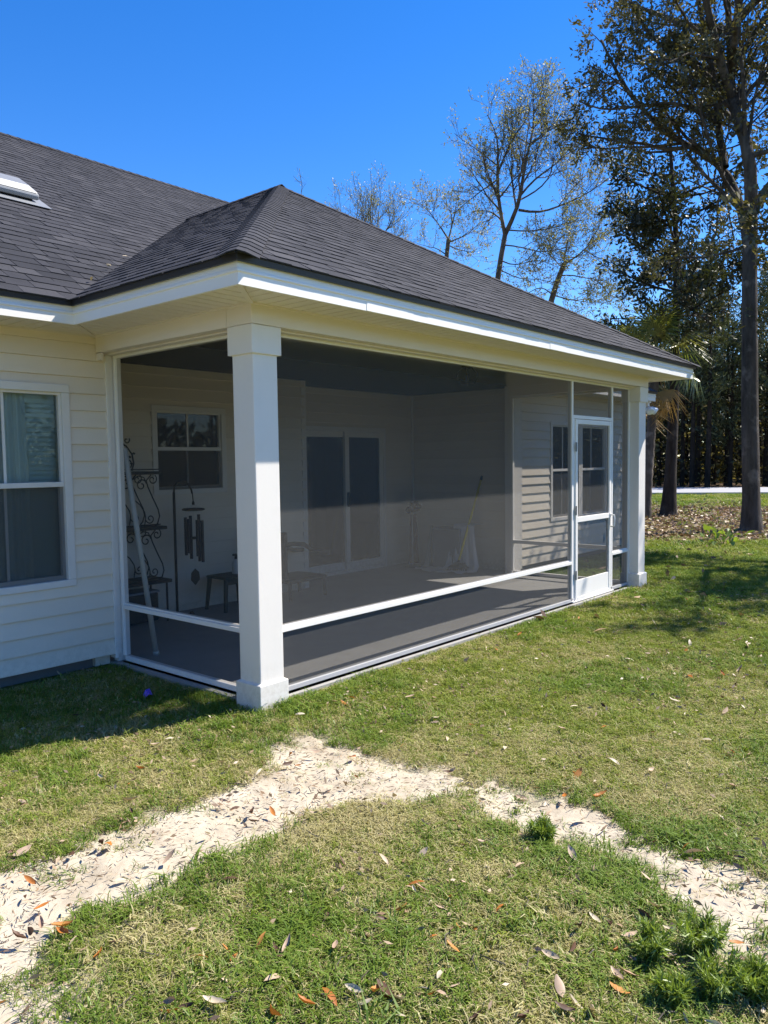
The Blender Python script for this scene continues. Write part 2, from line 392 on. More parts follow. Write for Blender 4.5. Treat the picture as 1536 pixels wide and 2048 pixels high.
def litter_mask(x, y):
    d = np.hypot(x - CAM.x, y - CAM.y)
    nn = (fbm(np.asarray(x)*.5, np.asarray(y)*.5, 21) - .5)
    a = sstep(15.5, 18.5, d + nn*7) * (1 - sstep(30, 35, d + nn*8))
    return np.maximum(np.clip(a, 0, 1), sstep(46.5, 49, d))
me = fast_mesh('ground', V, q, np.full((nx-1)*(ny-1), 4), {'litter': litter_mask(GX, GY).ravel(), 'sandy': (sstep(.20, -.02, sdg)*.8).ravel()})
ground = link('ground', me, M['lawn'], smooth=True); tag(ground, 'patchy green and straw coloured lawn sloping gently around the porch', 'lawn', kind='structure')

# sand sheet, a fine grid over the worn strip
sx = np.arange(-3.5, .4, .022); sy = np.arange(-3.8, -.2, .022)
X, Y = np.meshgrid(sx, sy, indexing='ij'); D = sand_sd(X, Y)
Z = gz(X, Y) + .004 + (fbm(X*6, Y*6, 31) - .5) * .030 + (fbm(X*24, Y*24, 33, 2) - .5) * .018 - .012 - .03 * sstep(-.03, .05, D)
keep = (D < .04); ny2 = len(sy)
I, J = np.meshgrid(np.arange(len(sx)-1), np.arange(ny2-1), indexing='ij')
k = keep[:-1,:-1] & keep[1:,:-1] & keep[1:,1:] & keep[:-1,1:]
q = np.stack([I*ny2+J, (I+1)*ny2+J, (I+1)*ny2+J+1, I*ny2+J+1], -1)[k]
used, inv = np.unique(q.ravel(), return_inverse=True)
V = np.stack([X.ravel(), Y.ravel(), Z.ravel()], 1)[used]
me = fast_mesh('sand_path', V, inv, np.full(len(q), 4))
sand = link('sand_path', me, M['sand'], smooth=True); tag(sand, 'pale trampled sand strip curving across the lawn', 'sand', kind='structure')

# road across the far end
rd = np.array([FWD.x, FWD.y]); r0 = px_ray(1400, 980); a0 = math.atan2(r0.y, r0.x)
rc = np.array([CAM.x, CAM.y]); dirn = np.array([math.cos(a0), math.sin(a0)]); perp = np.array([-dirn[1], dirn[0]])
perp = (perp*.985 - dirn*.17); perp /= np.linalg.norm(perp)
mb = MB(); prev = None
for s in np.linspace(-150, 120, 46):
    p0 = rc + dirn*40.8 + perp*s; p1 = rc + dirn*46.0 + perp*s
    cur = (p0, p1)
    if prev is not None:
        z = -.10
        mb.add([(*prev[0], z+.0), (*cur[0], z), (*cur[1], z+.06), (*prev[1], z+.06)], [(0,1,2,3)])
        mb.add([(*prev[0], z-.3), (*cur[0], z-.3), (*cur[0], z), (*prev[0], z)], [(0,1,2,3)])
        mb.add([(*prev[1], z+.06), (*cur[1], z+.06), (*cur[1], z-.3), (*prev[1], z-.3)], [(0,1,2,3)])
    prev = cur
road = mb.build('road', M['road']); tag(road, 'pale grey road running past the wood', 'road', kind='structure')

# ================================================================== THE HOUSE
house = empty('house', (0, YW, 0))
tag(house, 'cream sided house with charcoal shingle roof and a screened corner porch', 'house')
HM = Matrix.Translation((0, -YW, 0))
def part(o, parent=None):
    """parent keeping world position: the house empty is offset in Y"""
    if parent is None or parent is house:
        o.parent = house; o.matrix_parent_inverse = HM
    else: o.parent = parent
    return o
def P(mb, name, mat, parent=None, bevel=0, smooth=False):
    return part(mb.build(name, mat, None, bevel, smooth), parent)

# ---- walls: backing, then each siding course its own plank
COURSE, Z_SID = .1293, .069
def split(a0, a1, cuts):
    segs = [(a0, a1)]
    for c0, c1 in cuts:
        new = []
        for s0, s1 in segs:
            if c1 <= s0 or c0 >= s1: new.append((s0, s1)); continue
            if c0 > s0 + .004: new.append((s0, c0))
            if c1 < s1 - .004: new.append((c1, s1))
        segs = new
    return segs
def wall(plane, axis_, a0, a1, z0, z1, ops=(), side=-1, thick=.13, zs0=None, butt=None):
    """wall in plane `plane` of the other axis; facing side*axis; ops = openings (a0,a1,z0,z1)"""
    mp = (lambda a, d, z: (a, plane + side*d, z)) if axis_ == 'x' else (lambda a, d, z: (plane + side*d, a, z))
    def bx(mb, a, b, d0, d1, c, e):
        r = [[mp(a,d0,c), mp(b,d0,c), mp(b,d1,c), mp(a,d1,c)], [mp(a,d0,e), mp(b,d0,e), mp(b,d1,e), mp(a,d1,e)]]
        mb.loft(r)
    mb = MB(); zc = sorted({z0, z1, *[o[2] for o in ops if z0 < o[2] < z1], *[o[3] for o in ops if z0 < o[3] < z1]})
    for c, e in zip(zc[:-1], zc[1:]):
        for a, b in split(a0, a1, [(o[0], o[1]) for o in ops if o[2] < e - 1e-4 and o[3] > c + 1e-4]): bx(mb, a, b, -thick, -.002, c, e)
    w = P(mb, 'wall', M['siding'])
    zs = Z_SID if zs0 is None else zs0; k = 0
    while zs < z1 - .01:
        ze = min(zs + COURSE, z1)
        if ze > z0:
            cuts = sorted({zs, ze, *[o[2] for o in ops if zs + .004 < o[2] < ze - .004], *[o[3] for o in ops if zs + .004 < o[3] < ze - .004]})
            for c, e in zip(cuts[:-1], cuts[1:]):
                off = lambda z: .026 - .019 * (z - zs) / COURSE
                segs = split(a0, a1, [(o[0], o[1]) for o in ops if o[2] < e - 1e-4 and o[3] > c + 1e-4])
                for a, b in segs:
                    pb = MB(); pro = [(0, c), (off(c), c), (off(c), c + .006), (off(e), e - .001), (0, e - .001)]
                    if e - c < .012: pro = [(0, c), (off(c), c), (off(e), e - .001), (0, e - .001)]
                    pb.loft([[mp(q, d, z) for d, z in pro] for q in (a, b)])
                    pl = pb.build('siding_plank', M['siding']); pl.parent = w
        zs = ze; k += 1
    return w

WIN_L = (-1.225, -.254, .664, 2.198)
WIN_B = (1.383, 2.339, 1.265, 2.211)
WIN_T1 = (7.28, 8.257, .650, 2.165); WIN_T2 = (8.263, 9.24, .650, 2.165)
DOOR = (3.90, 5.72, .0, 2.086)
ins = .055
def op(w): return (w[0]+ins, w[1]-ins, w[2]+ins, w[3]-ins)
wall(YW, 'x', XL, .055, .069, ZS - .002, [op(WIN_L)])
wall(YW, 'x', XR + .05, XE, .069, ZS - .002, [op(WIN_T1), op(WIN_T2)])
wall(YB, 'x', .17, XS, -.02, 2.80, [op(WIN_B)])
wall(YD, 'x', XS + .10, XR, -.02, 2.80, [(DOOR[0]+ins, DOOR[1]-ins, -.02, DOOR[3]-ins)])
wall(XR, 'y', YW + .07, YD - .02, -.02, 2.80)
wall(.05, 'y', YW + .05, YB, -.02, 2.80, side=1)
wall(XS, 'y', YB + .05, YD, -.02, 2.80, side=1, thick=.09)
# rest of the shell, out of sight
mb = MB(); mb.box(XL, XE, YBK - .15, YBK, -.1, ZS); mb.box(XL, XL+.12, YW+.14, YBK-.15, -.1, ZS); mb.box(XE-.12, XE, YW+.14, YBK-.15, -.1, ZS)
mb.box(XL, XE, YW+.14, YBK, ZS+.26, ZS+.30); mb.box(XL, XE, YW+.14, YB, ZS+.22, ZS+.25)
P(mb, 'wall', M['siding'])
for a, b in ((XL, .04), (XR+.07, XE-.02)): P(MB().box(a, b, YW+.09, YW+.2, -.5, .069), 'foundation', M['found'])
mb = MB(); mb.box(.045, XR-.02, .06, YD+.1, -.5, -.004)
P(mb, 'porch_floor', M['concrete'])
mb = MB(); mb.box(.02, XR+.1, .02, YD+.1, 2.802, 2.83)
P(mb, 'porch_ceiling', M['white'])

# ---- white corner and edge trims
FD_ = .052
for x0, x1, y0, y1, z0, z1 in [(.055, .085, YW-.028, YW+.05, .03, ZS-.003), (.0855, .1195, YW-.016, YW+.05, -.0, ZBT),
                               (PL-SX-FD_, XR+.005, YW-.026, YW+.07, -.0, 2.80), (.1197, .175, YW-.014, YW+.05, 0, 2.80), (XR+.006, XR+.05, YW-.024, YW+.05, .03, ZS-.003),
                               (XS-.055, XS+.022, YB-.022, YB+.05, -.0, 2.80),
                               (XR-.05, XR-.021, YD-.05, YD-.021, 0, 2.80), (XE-.07, XE+.02, YW-.022, YW+.06, .03, ZS-.003)]:
    P(MB().box(x0, x1, y0, y1, z0, z1), 'corner_trim', M['white'], bevel=.004)
# small step of trim where the beam meets the wall
P(MB().box(-.022, .0, YW-.10, YW-.024, 2.40, 2.455), 'corner_trim', M['cream'], bevel=.003)

# ---- windows
def window(w, plane, muntin, style):
    x0, x1, z0, z1 = w; f = .062; y = plane
    fr = MB()
    for a, b, c, e in ((x0, x1, z1-f, z1), (x0, x1, z0, z0+f*.85), (x0, x0+f, z0+f*.85, z1-f), (x1-f, x1, z0+f*.85, z1-f)):
        fr.box(a, b, y-.034, y+.05, c, e)
    win = P(fr, 'window', M['white'], bevel=.005)
    g0, g1, h0, h1 = x0+f, x1-f, z0+f*.85, z1-f; zm = (h0+h1)/2 + .02
    P(MB().box(g0+.001, g1-.001, y-.020, y+.03, zm-.019, zm+.019), 'meeting_rail', M['white'], win, .003)
    sa = MB()
    for a, b, c, e in ((g0, g0+.018, zm+.02, h1), (g1-.018, g1, zm+.02, h1), (g0+.018, g1-.018, h1-.018, h1)): sa.box(a, b, y-.008, y+.035, c, e)
    P(sa, 'sash', M['white'], win)
    sa = MB(); s = .024
    for a, b, c, e in ((g0, g0+s, h0, zm-.02), (g1-s, g1, h0, zm-.02), (g0+s, g1-s, h0, h0+s*1.4)): sa.box(a, b, y+.004, y+.042, c, e)
    P(sa, 'sash', M['white'], win)
    xm = muntin
    P(MB().box(xm-.010, xm+.010, y+.012, y+.02, zm+.02, h1-.018), 'muntin', M['white'], win)
    P(MB().box(xm-.010, xm+.010, y+.026, y+.034, h0+s*1.4, zm-.02), 'muntin', M['white'], win)
    gm = M['glass'] if style == 'curtain' else M['glass_dark']
    P(MB().box(g0+.01, g1-.01, y+.022, y+.025, zm, h1-.01), 'pane', gm, win)
    P(MB().box(g0+.01, g1-.01, y+.036, y+.039, h0+.01, zm), 'pane', gm, win)
    sc = MB(); sc.add([(g0+.002, y-.002, h0), (g1-.002, y-.002, h0), (g1-.002, y-.002, zm-.02), (g0+.002, y-.002, zm-.02)], [(0,1,2,3)])
    P(sc, 'half_screen', M['screen'], win)
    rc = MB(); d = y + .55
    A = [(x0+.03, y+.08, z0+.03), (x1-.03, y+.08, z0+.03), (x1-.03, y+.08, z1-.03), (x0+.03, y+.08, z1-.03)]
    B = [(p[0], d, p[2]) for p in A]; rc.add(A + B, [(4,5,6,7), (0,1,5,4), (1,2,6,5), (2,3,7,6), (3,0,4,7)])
    P(rc, 'unlit_room_box', M['dark_room'], win)  # black-painted box in place of a dim room behind the panes
    if style == 'curtain':
        bl = MB(); z = h0 + .01
        while z < h1 - .01:
            bl.add([(g0-.02, y+.10, z), (g1+.02, y+.10, z), (g1+.02, y+.122, z+.040), (g0-.02, y+.122, z+.040)], [(0,1,2,3)]); z += .036
        b = P(bl, 'blind', M['blind'], win); b['kind'] = 'stuff'
        cu = MB(); n = 46; top = []; bot = []
        for i in range(n + 1):
            u = i / n; xx = xm - .05 + u * .24; yy = y + .075 + .012 * math.sin(u * 19) + .006 * math.sin(u * 43)
            top.append((xx, yy, h1)); bot.append((xx + .02*u, yy, h0))
        cu.add(top + bot, [(i, i+1, n+2+i, n+1+i) for i in range(n)])
        P(cu, 'curtain', M['curtain'], win, smooth=True)
    return win
w = window(WIN_L, YW, -.739, 'curtain'); w['label'] = 'window with pale blind left of the porch'
w = window(WIN_B, YB, 1.853, 'dark'); w['label'] = 'dark window on the porch back wall'
w = window(WIN_T1, YW, 7.735, 'dark'); w['label'] = 'left half of the twin window beyond the porch'
w = window(WIN_T2, YW, 8.72, 'dark'); w['label'] = 'right half of the twin window beyond the porch'

# ---- sliding glass door
x0, x1, z0, z1 = DOOR; y = YD; f = .06
fr = MB()
for a, b, c, e in ((x0, x1, z1-f, z1), (x0, x0+f, 0, z1-f), (x1-f, x1, 0, z1-f), (x0+f, x1-f, 0, .05)): fr.box(a, b, y-.036, y+.08, c, e)
sdoor = P(fr, 'sliding_door', M['white'], bevel=.004)
for a, b, yy in ((x0+f, 4.93, y+.035), (4.83, x1-f, y-.012)):
    s = MB(); w_ = .085
    for p, q_, c, e in ((a, b, z1-f-.085, z1-f-.002), (a, b, .052, .16), (a, a+w_, .16, z1-f-.085), (b-w_, b, .16, z1-f-.085)): s.box(p, q_, yy-.018, yy+.018, c, e)
    lf = P(s, 'door_leaf', M['white'], sdoor, .003)
    P(MB().box(a+w_-.01, b-w_+.01, yy-.003, yy+.003, .15, z1-f-.08), 'pane', M['glass_dark'], sdoor)
P(MB().box(4.855, 4.885, y-.075, y-.032, .95, 1.16), 'handle', M['black_plastic'], sdoor, .006)
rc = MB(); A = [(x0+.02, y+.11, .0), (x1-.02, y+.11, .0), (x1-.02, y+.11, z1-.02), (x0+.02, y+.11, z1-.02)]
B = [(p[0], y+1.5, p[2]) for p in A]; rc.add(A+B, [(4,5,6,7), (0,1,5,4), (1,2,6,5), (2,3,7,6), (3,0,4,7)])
P(rc, 'unlit_room_box', M['dark_room'], sdoor)

# ---- posts
def post(x0, y0):
    x1, y1 = x0 + PW, y0 + PW; c = .021
    p = P(MB().box(x0, x1, y0, y1, .10, 2.30), 'post', M['white'], bevel=.006)
    P(MB().box(x0-c, x1+c, y0-c, y1+c, 2.277, ZBT-.002), 'post_cap', M['white'], p, .005)
    b = MB(); b.box(x0-c, x1+c, y0-c, y1+c, -.12, .148)
    b.loft([[(x0-c+.001, y0-c+.001, .148), (x1+c-.001, y0-c+.001, .148), (x1+c-.001, y1+c-.001, .148), (x0-c+.001, y1+c-.001, .148)],
            [(x0-.002, y0-.002, .157), (x1+.002, y0-.002, .157), (x1+.002, y1+.002, .157), (x0-.002, y1+.002, .157)]])
    P(b, 'post_base', M['white'], p, .004)
    return p
post(0, 0)['label'] = 'near white corner post'
post(PL - PW, 0)['label'] = 'far white corner post'

# ---- beam over the posts
c = .0212
for a in ((-c, PL+c, -c, PW+c), (-c, PW+c, PW+c+.001, YW-.02), (PL-PW-c, PL+c, PW+c+.001, YW-.02)):
    P(MB().box(*a, ZBT, ZS-.001), 'beam', M['cream'], bevel=.003)
mb = MB(); mb.box(PW+c, PL-PW-c, PW+c, PW+c+.02, ZS-.001, 2.80); mb.box(PW+c-.02, PW+c, PW+c+.02, YW, ZS, 2.80); mb.box(PL-PW-c, PL-PW-c+.02, PW+c+.02, YW, ZS, 2.80)
P(mb, 'beam', M['cream'])
mb = MB(); mb.box(.075, PL-.075, .05, SX-.004, ZBT-.014, ZBT-.001); mb.box(.05, SX-.004, PW, YW-.02, ZBT-.014, ZBT-.001)
P(mb, 'beam_moulding', M['cream'], bevel=.002)

# ---- screen walls: rails, sills, mullions and the mesh itself
def smesh(pts, name, parent, mt='screen'):
    o = P(MB().add(pts, [(0,1,2,3)]), name, M[mt], parent); return o
FD = .052                                      # depth of the aluminium sections
MUL, MUR = (4.567, 4.634), (5.555, 5.622)      # door mullions
fx0, fx1 = PW - .004, PL - PW + .004
fw = MB(); fw.box(fx0, fx1, SX, SX+FD, ZT, ZBT-.001)
for a, b in ((fx0, fx0+.03), (fx1-.03, fx1), (MUL[0], MUL[0]+.034), (MUR[0]+.032, MUR[1])): fw.box(a, b, SX, SX+FD, .046, ZT)
fw.box(MUL[0]+.034, MUR[0]+.032, SX, SX+FD, 2.030, 2.068)
front = P(fw, 'screen_wall', M['alum'], bevel=.003)
def hrail(name, x0, x1, z0, z1, d0, d1, parent, mat='alum'):
    return P(MB().box(x0, x1, d0, d1, z0, z1), name, M[mat], parent, .003)
for a, b in ((fx0+.03, MUL[0]), (MUR[1], fx1-.03)):
    hrail('mid_rail', a, b, .426, .459, SX-.002, SX+FD, front)
    hrail('mid_rail_lip', a, b, .4595, .474, SX+.020, SX+FD, front)
    hrail('sill', a, b, .005, .040, SX+.004, SX+FD, front, 'sill')
    yy = SX + .016
    smesh([(a, yy, .475), (b, yy, .475), (b, yy, ZT), (a, yy, ZT)], 'screen', front)
    smesh([(a, yy, .045), (b, yy, .045), (b, yy, .425), (a, yy, .425)], 'screen', front)
smesh([(MUL[0]+.034, SX+.016, 2.068), (MUR[0]+.032, SX+.016, 2.068), (MUR[0]+.032, SX+.016, ZT), (MUL[0]+.034, SX+.016, ZT)], 'screen', front)
hrail('sill_base', PW+.02, PL-PW-.02, -.12, -.004, SX-.022, SX+.06, front, 'white')
def side(xa, flip):
    d0, d1 = (xa, xa+FD) if not flip else (xa-FD, xa)
    y0, y1 = PW-.004, YW-.027
    b = MB(); b.box(d0, d1, y0, y1, ZT, ZBT-.001); b.box(d0, d1, y1-.03, y1, .046, ZT); b.box(d0, d1, y0, y0+.03, .046, ZT)
    s = P(b, 'screen_wall', M['alum'], bevel=.003)
    for nm, z0, z1, e in (('mid_rail', .426, .459, 0), ('mid_rail_lip', .4595, .474, .02), ('sill', .004, .044, .002)):
        P(MB().box(d0+(e if not flip else 0), d1-(0 if not flip else e), y0+.03, y1-.03, z0, z1), nm, M['alum'], s, .003)
    bx = (SX-.022, SX+.06) if not flip else (xa-.06, xa+.022)
    P(MB().box(bx[0], bx[1], PW+.02, y1, -.12, -.004), 'sill_base', M['white'], s, .003)
    xx = xa + (.016 if not flip else -.016)
    smesh([(xx, y0+.03, .475), (xx, y1-.03, .475), (xx, y1-.03, ZT), (xx, y0+.03, ZT)], 'screen', s, 'screen_side')
    smesh([(xx, y0+.03, .045), (xx, y1-.03, .045), (xx, y1-.03, .425), (xx, y0+.03, .425)], 'screen', s, 'screen_side')
side(SX, False); side(PL - SX, True)

# ---- screen door
dx0, dx1 = 4.640, 5.550
d = MB(); st = .048; ya, yb = SX-.012, SX+.022
for a, b, z0, z1 in ((dx0, dx0+st, .018, 2.022), (dx1-st, dx1, .018, 2.022), (dx0+st, dx1-st, 1.972, 2.022), (dx0+st, dx1-st, .885, .945), (dx0+st, dx1-st, .018, .05)):
    d.box(a, b, ya, yb, z0, z1)
sd_ = P(d, 'screen_door', M['alum'], bevel=.004)
P(MB().box(dx0+st, dx1-st, ya+.006, yb-.004, .05, .24), 'kick_plate', M['alum'], sd_, .003)
smesh([(dx0+st, SX+.008, .945), (dx1-st, SX+.008, .945), (dx1-st, SX+.008, 1.972), (dx0+st, SX+.008, 1.972)], 'screen', sd_)
smesh([(dx0+st, SX+.008, .24), (dx1-st, SX+.008, .24), (dx1-st, SX+.008, .885), (dx0+st, SX+.008, .885)], 'screen', sd_)
jb = MB()
for a, b in ((MUL[0]+.0345, dx0-.003), (dx1+.003, MUR[0]+.0315)): jb.box(a, b, SX+.004, SX+FD-.002, .01, 2.029)
P(jb, 'door_jamb', M['alum'], sd_)
P(MB().box(MUL[0], MUR[1], SX-.02, SX+.07, .002, .016), 'threshold', M['alum'], sd_, .003)
h = MB(); h.box(dx1-.040, dx1-.008, ya-.010, ya-.001, .80, .94); h.tube([(dx1-.024, ya-.008, .925), (dx1-.024, ya-.05, .915), (dx1-.026, ya-.055, .87), (dx1-.028, ya-.05, .79), (dx1-.026, ya-.008, .78)], .010, 8)
P(h, 'handle', M['alum'], sd_, smooth=False)
for z in (.30, 1.02, 1.72):
    P(MB().box(dx0-.018, dx0+.012, ya-.007, ya-.001, z-.05, z+.05).tube([(dx0-.003, ya-.008, z-.05), (dx0-.003, ya-.008, z+.05)], .006, 8), 'hinge', M['galv'], sd_)

# ---- eaves: fascia, drip edge, soffit
EAVE = [(XL-.2, YE), (-OVX, YE), (-OVX, -OVF), (PL+OVR, -OVF), (PL+OVR, YE), (XE+.30, YE)]
def eave_pts(off):
    n = []
    for a, b in zip(EAVE[:-1], EAVE[1:]):
        d_ = Vector((b[0]-a[0], b[1]-a[1])).normalized(); n.append(Vector((d_.y, -d_.x)))
    out = []
    for i, p in enumerate(EAVE):
        p = Vector(p)
        if i == 0: out.append(p + n[0]*off)
        elif i == len(EAVE)-1: out.append(p + n[-1]*off)
        else: out.append(p + (n[i-1]+n[i]) * off)
    return out
def sweep(profile, name, mat, bevel=0):
    rows = [[(*q, z) for q in eave_pts(o_)] for o_, z in profile]
    for i in range(len(EAVE)-1):
        mb = MB(); mb.loft([[r[i] for r in rows], [r[i+1] for r in rows]]); P(mb, name, mat, bevel=bevel)
sweep([(-.02, ZFB), (0, ZFB), (.001, ZFB+.066), (.011, ZFB+.071), (.011, ZFB+.083), (.002, ZFB+.088), (.004, ZFT), (-.02, ZFT)], 'fascia', M['fascia'])
sweep([(.006, ZFT-.002), (.018, ZFT-.020), (.030, ZFT-.018), (.036, ZFT+.020), (.030, ZFT+.026), (.006, ZFT+.031)], 'drip_edge', M['drip'])  # metal edge, lip deepened so its black also paints the shadow under the shingles
for u_, ll in ((733, .5), (1100, .3)):
    r_ = px_ray(u_, 600 if u_ < 900 else 690); xx = CAM.x + r_.x*(-OVF - CAM.y)/r_.y
    P(MB().loft([[(xx-.0, -OVF-.0026, ZFB+.001), (xx+ll, -OVF-.0012, ZFB+.001), (xx+ll, -OVF, ZFB+.001), (xx, -OVF, ZFB+.001)], [(xx, -OVF-.0034, ZFB+.064), (xx+ll, -OVF-.0022, ZFB+.064), (xx+ll, -OVF-.001, ZFB+.064), (xx, -OVF-.001, ZFB+.064)]]), 'fascia_lap', M['fascia'])
so = MB(); zz = ZS - .0015; pitch_ = .1
def boards_x(x0, x1, y0f, y1f):
    x = x0
    while x < x1 - .004:
        e = min(x + pitch_ - .012, x1)
        ya0, ya1 = y0f(x), y0f(e); yb0, yb1 = y1f(x), y1f(e)
        if yb0 - ya0 > .01 or yb1 - ya1 > .01:
            so.loft([[(x, ya0, zz), (e, ya1, zz), (e, max(yb1, ya1+.001), zz), (x, max(yb0, ya0+.001), zz)], [(x, ya0, zz+.012), (e, ya1, zz+.012), (e, max(yb1, ya1+.001), zz+.012), (x, max(yb0, ya0+.001), zz+.012)]])
        x += pitch_
def boards_y(y0, y1, x0f, x1f):
    y = y0
    while y < y1 - .004:
        e = min(y + pitch_ - .012, y1)
        a0, a1, b0, b1 = x0f(y), x0f(e), x1f(y), x1f(e)
        if b0 - a0 > .01 or b1 - a1 > .01:
            so.loft([[(a0, y, zz), (max(b0, a0+.001), y, zz), (max(b1, a1+.001), e, zz), (a1, e, zz)], [(a0, y, zz+.012), (max(b0, a0+.001), y, zz+.012), (max(b1, a1+.001), e, zz+.012), (a1, e, zz+.012)]])
        y += pitch_
li, lo_ = -OVX+.02, -c                      # left eave strip in X
fi, fo = -OVF+.02, -c
boards_x(li, PL+OVR-.02, lambda x: fi, lambda x: min(fo, fi + (x-li)*1.0, fi + (PL+OVR-.02-x)*1.0))
boards_y(fi, YE+OVM, lambda y: li, lambda y: min(lo_, li + (y-fi)*1.0) if y < YE else min(lo_, 9))
boards_x(XL-.2, li, lambda x: YE+.02, lambda x: YW-.002)
boards_y(fi, YE+OVM, lambda y: max(PL+c, PL+OVR-.02 - (y-fi)), lambda y: PL+OVR-.02)
boards_x(PL+OVR-.02, XE+.28, lambda x: YE+.02, lambda x: YW-.002)
so.box(XL-.2, 0, YE+.0, YW+.1, ZS+.012, ZS+.02); so.box(PL, XE+.3, YE, YW+.1, ZS+.012, ZS+.02); so.box(-OVX+.02, PL+OVR-.02, -OVF+.02, 0, ZS+.012, ZS+.02); so.box(-OVX+.02, 0, 0, YE, ZS+.012, ZS+.02); so.box(PL, PL+OVR-.02, 0, YE, ZS+.012, ZS+.02)
sf = P(so, 'soffit', M['soffit']); sf['kind'] = 'stuff'
def strip(a, b, w_, zt, name='soffit_trim'):
    a, b = Vector((*a, 0)), Vector((*b, 0)); dd = (b-a).normalized(); s_ = Vector((dd.y, -dd.x, 0)) * w_/2
    mb = MB(); mb.loft([[(*(q_).xy, z) for q_ in (a-s_, a+s_, b+s_, b-s_)] for z in (zt-.008, zt+.004)]); P(mb, name, M['soffit'])
strip((li+.01, fi+.01), (-c-.012, -c-.012), .032, zz); strip((PL+OVR-.03, fi+.01), (PL+c+.012, -c-.012), .032, zz)
strip((li+.005, YE+.02), (-.03, YW-.03), .026, zz)
for a, b in (((-c-.01, -c-.010), (PL+c, -c-.010)), ((-c-.010, YW-.02), (-c-.010, -c)), ((XL, YW-.018), (-.02, YW-.018)), ((PL+c+.01, -c), (PL+c+.01, YW-.02)), ((XR+.06, YW-.018), (XE, YW-.018))):
    strip(a, b, .020, zz-.001)

# ---- roofs
Z0 = ZFT + .040; CO = 1/math.sqrt(1+SL*SL); SI = SL*CO; OUT = .045
HALF = (PL+OVR+OVX)/2; XA = (PL+OVR-OVX)/2; YA = -OVF + HALF; ZA = Z0 + SL*HALF
YV = YE + HALF
r_ = px_ray(232, 337); tt = (Z0 - SL*YE - CAM.z + SL*CAM.y) / (r_.z - SL*r_.y); YR = (CAM + r_*tt).y; ZR = Z0 + SL*(YR-YE)
zo = Z0 - SL*OUT
deck = MB()
XG0, XG1 = XL-.2, XE+.30
deck.add([(XG0, YE-OUT, zo), (XG1, YE-OUT, zo), (XG1, YR, ZR), (XG0, YR, ZR), (XG1, 2*YR-YE+OUT, zo), (XG0, 2*YR-YE+OUT, zo)],
         [(0,1,2,3), (3,2,4,5), (1,4,2), (0,3,5)])
deck.add([(XG0, YW, ZS+.02), (XG1, YW, ZS+.02), (XG1, 2*YR-YE, ZS+.02), (XG0, 2*YR-YE, ZS+.02)], [(0,1,2,3)])
main_roof = P(deck, 'main_roof', M['shingle'])
pd = MB(); xa0, xa1, ya0 = -OVX-OUT, PL+OVR+OUT, -OVF-OUT
pd.add([(xa0, YE, zo), (xa0, ya0, zo), (xa1, ya0, zo), (xa1, YE, zo), (XA, YA, ZA), (XA, YV, ZA)], [(1,2,4), (0,1,4,5), (2,3,5,4)])
porch_roof = P(pd, 'porch_roof', M['shingle'])

def clip(poly, a, b):
    """keep the part of poly left of a->b"""
    out = []; n = len(poly)
    s = lambda p: (b[0]-a[0])*(p[1]-a[1]) - (b[1]-a[1])*(p[0]-a[0])
    for i in range(n):
        p, q_ = poly[i], poly[(i+1) % n]; sp, sq = s(p), s(q_)
        if sp >= 0: out.append(p)
        if (sp > 0 and sq < 0) or (sp < 0 and sq > 0):
            t = sp/(sp-sq); out.append((p[0]+t*(q_[0]-p[0]), p[1]+t*(q_[1]-p[1])))
    return out
EXPO = .143
shing = []       # verts, faces, tone, centre, roof, shown
def shingle_plane(O, u, v, region, roof, rng, shown, uc0=None, uc1=None):
    O, u, v = Vector(O), Vector(u), Vector(v); n = u.cross(v)
    us = [p[0] for p in region]; vs = [p[1] for p in region]
    k = 0; vmax = max(vs); u_lo = min(us) if uc0 is None else uc0; u_hi = max(us) if uc1 is None else uc1
    while k*EXPO < vmax:
        v0 = k*EXPO; v1 = v0 + EXPO + .012; x = u_lo - rng.random()*.25; wob = rng.normal()*.0015; tooth = rng.random() < .5
        while x < u_hi:
            wd = .09 + rng.random()*.19; tooth = not tooth
            jl = rng.normal()*.003; sk0, sk1 = rng.normal()*.006, rng.normal()*.006
            poly = [(x+sk0, v0+wob+jl), (x+wd+sk1, v0+wob+jl+rng.normal()*.001), (x+wd-.004, v1), (x+.004, v1)]
            for a, b in zip(region, region[1:]+region[:1]):
                if len(poly) >= 3: poly = clip(poly, a, b)
            if len(poly) >= 3:
                hl = .0068 if tooth else .0038; hl += rng.random()*.0012
                top = []; bot = []
                for pu, pv in poly:
                    t = min(max((pv-v0)/EXPO, 0), 1); hgt = .0018 + hl*(1-t)
                    q_ = O + u*pu + v*pv; top.append(q_ + n*hgt); bot.append(q_ + n*.0005)
                m_ = len(poly); cen = sum(top, Vector())/m_
                fs = [tuple(range(m_))] + [(i, m_+i, m_+(i+1) % m_, (i+1) % m_) for i in range(m_)]
                tone = min(1, max(0, (.62 if tooth else .36) + rng.normal()*.17))
                ar = abs(sum(poly[i][0]*poly[(i+1)%m_][1]-poly[(i+1)%m_][0]*poly[i][1] for i in range(m_)))/2
                if ar > .0004: shing.append((top+bot, fs, tone, cen, roof, shown, ar))
            x += wd
        k += 1
rs = np.random.default_rng(11); KS = 1/CO
vm = (HALF+OUT)*KS
shingle_plane((xa0, ya0, zo), (1,0,0), (0,CO,SI), [(0,0), (xa1-xa0,0), (XA-xa0, vm)], 'p', rs, True)
shingle_plane((xa0, YE, zo), (0,-1,0), (CO,0,SI), [(0,0), (YE-ya0, 0), (YE-YA, vm), (YE-YV, vm)], 'p', rs, True)
shingle_plane((xa1, ya0, zo), (0,1,0), (-CO,0,SI), [(0,0), (YE-ya0, 0), (YV-ya0, vm), (YA-ya0, vm)], 'p', rs, False)
vr = (YR-YE+OUT)*KS
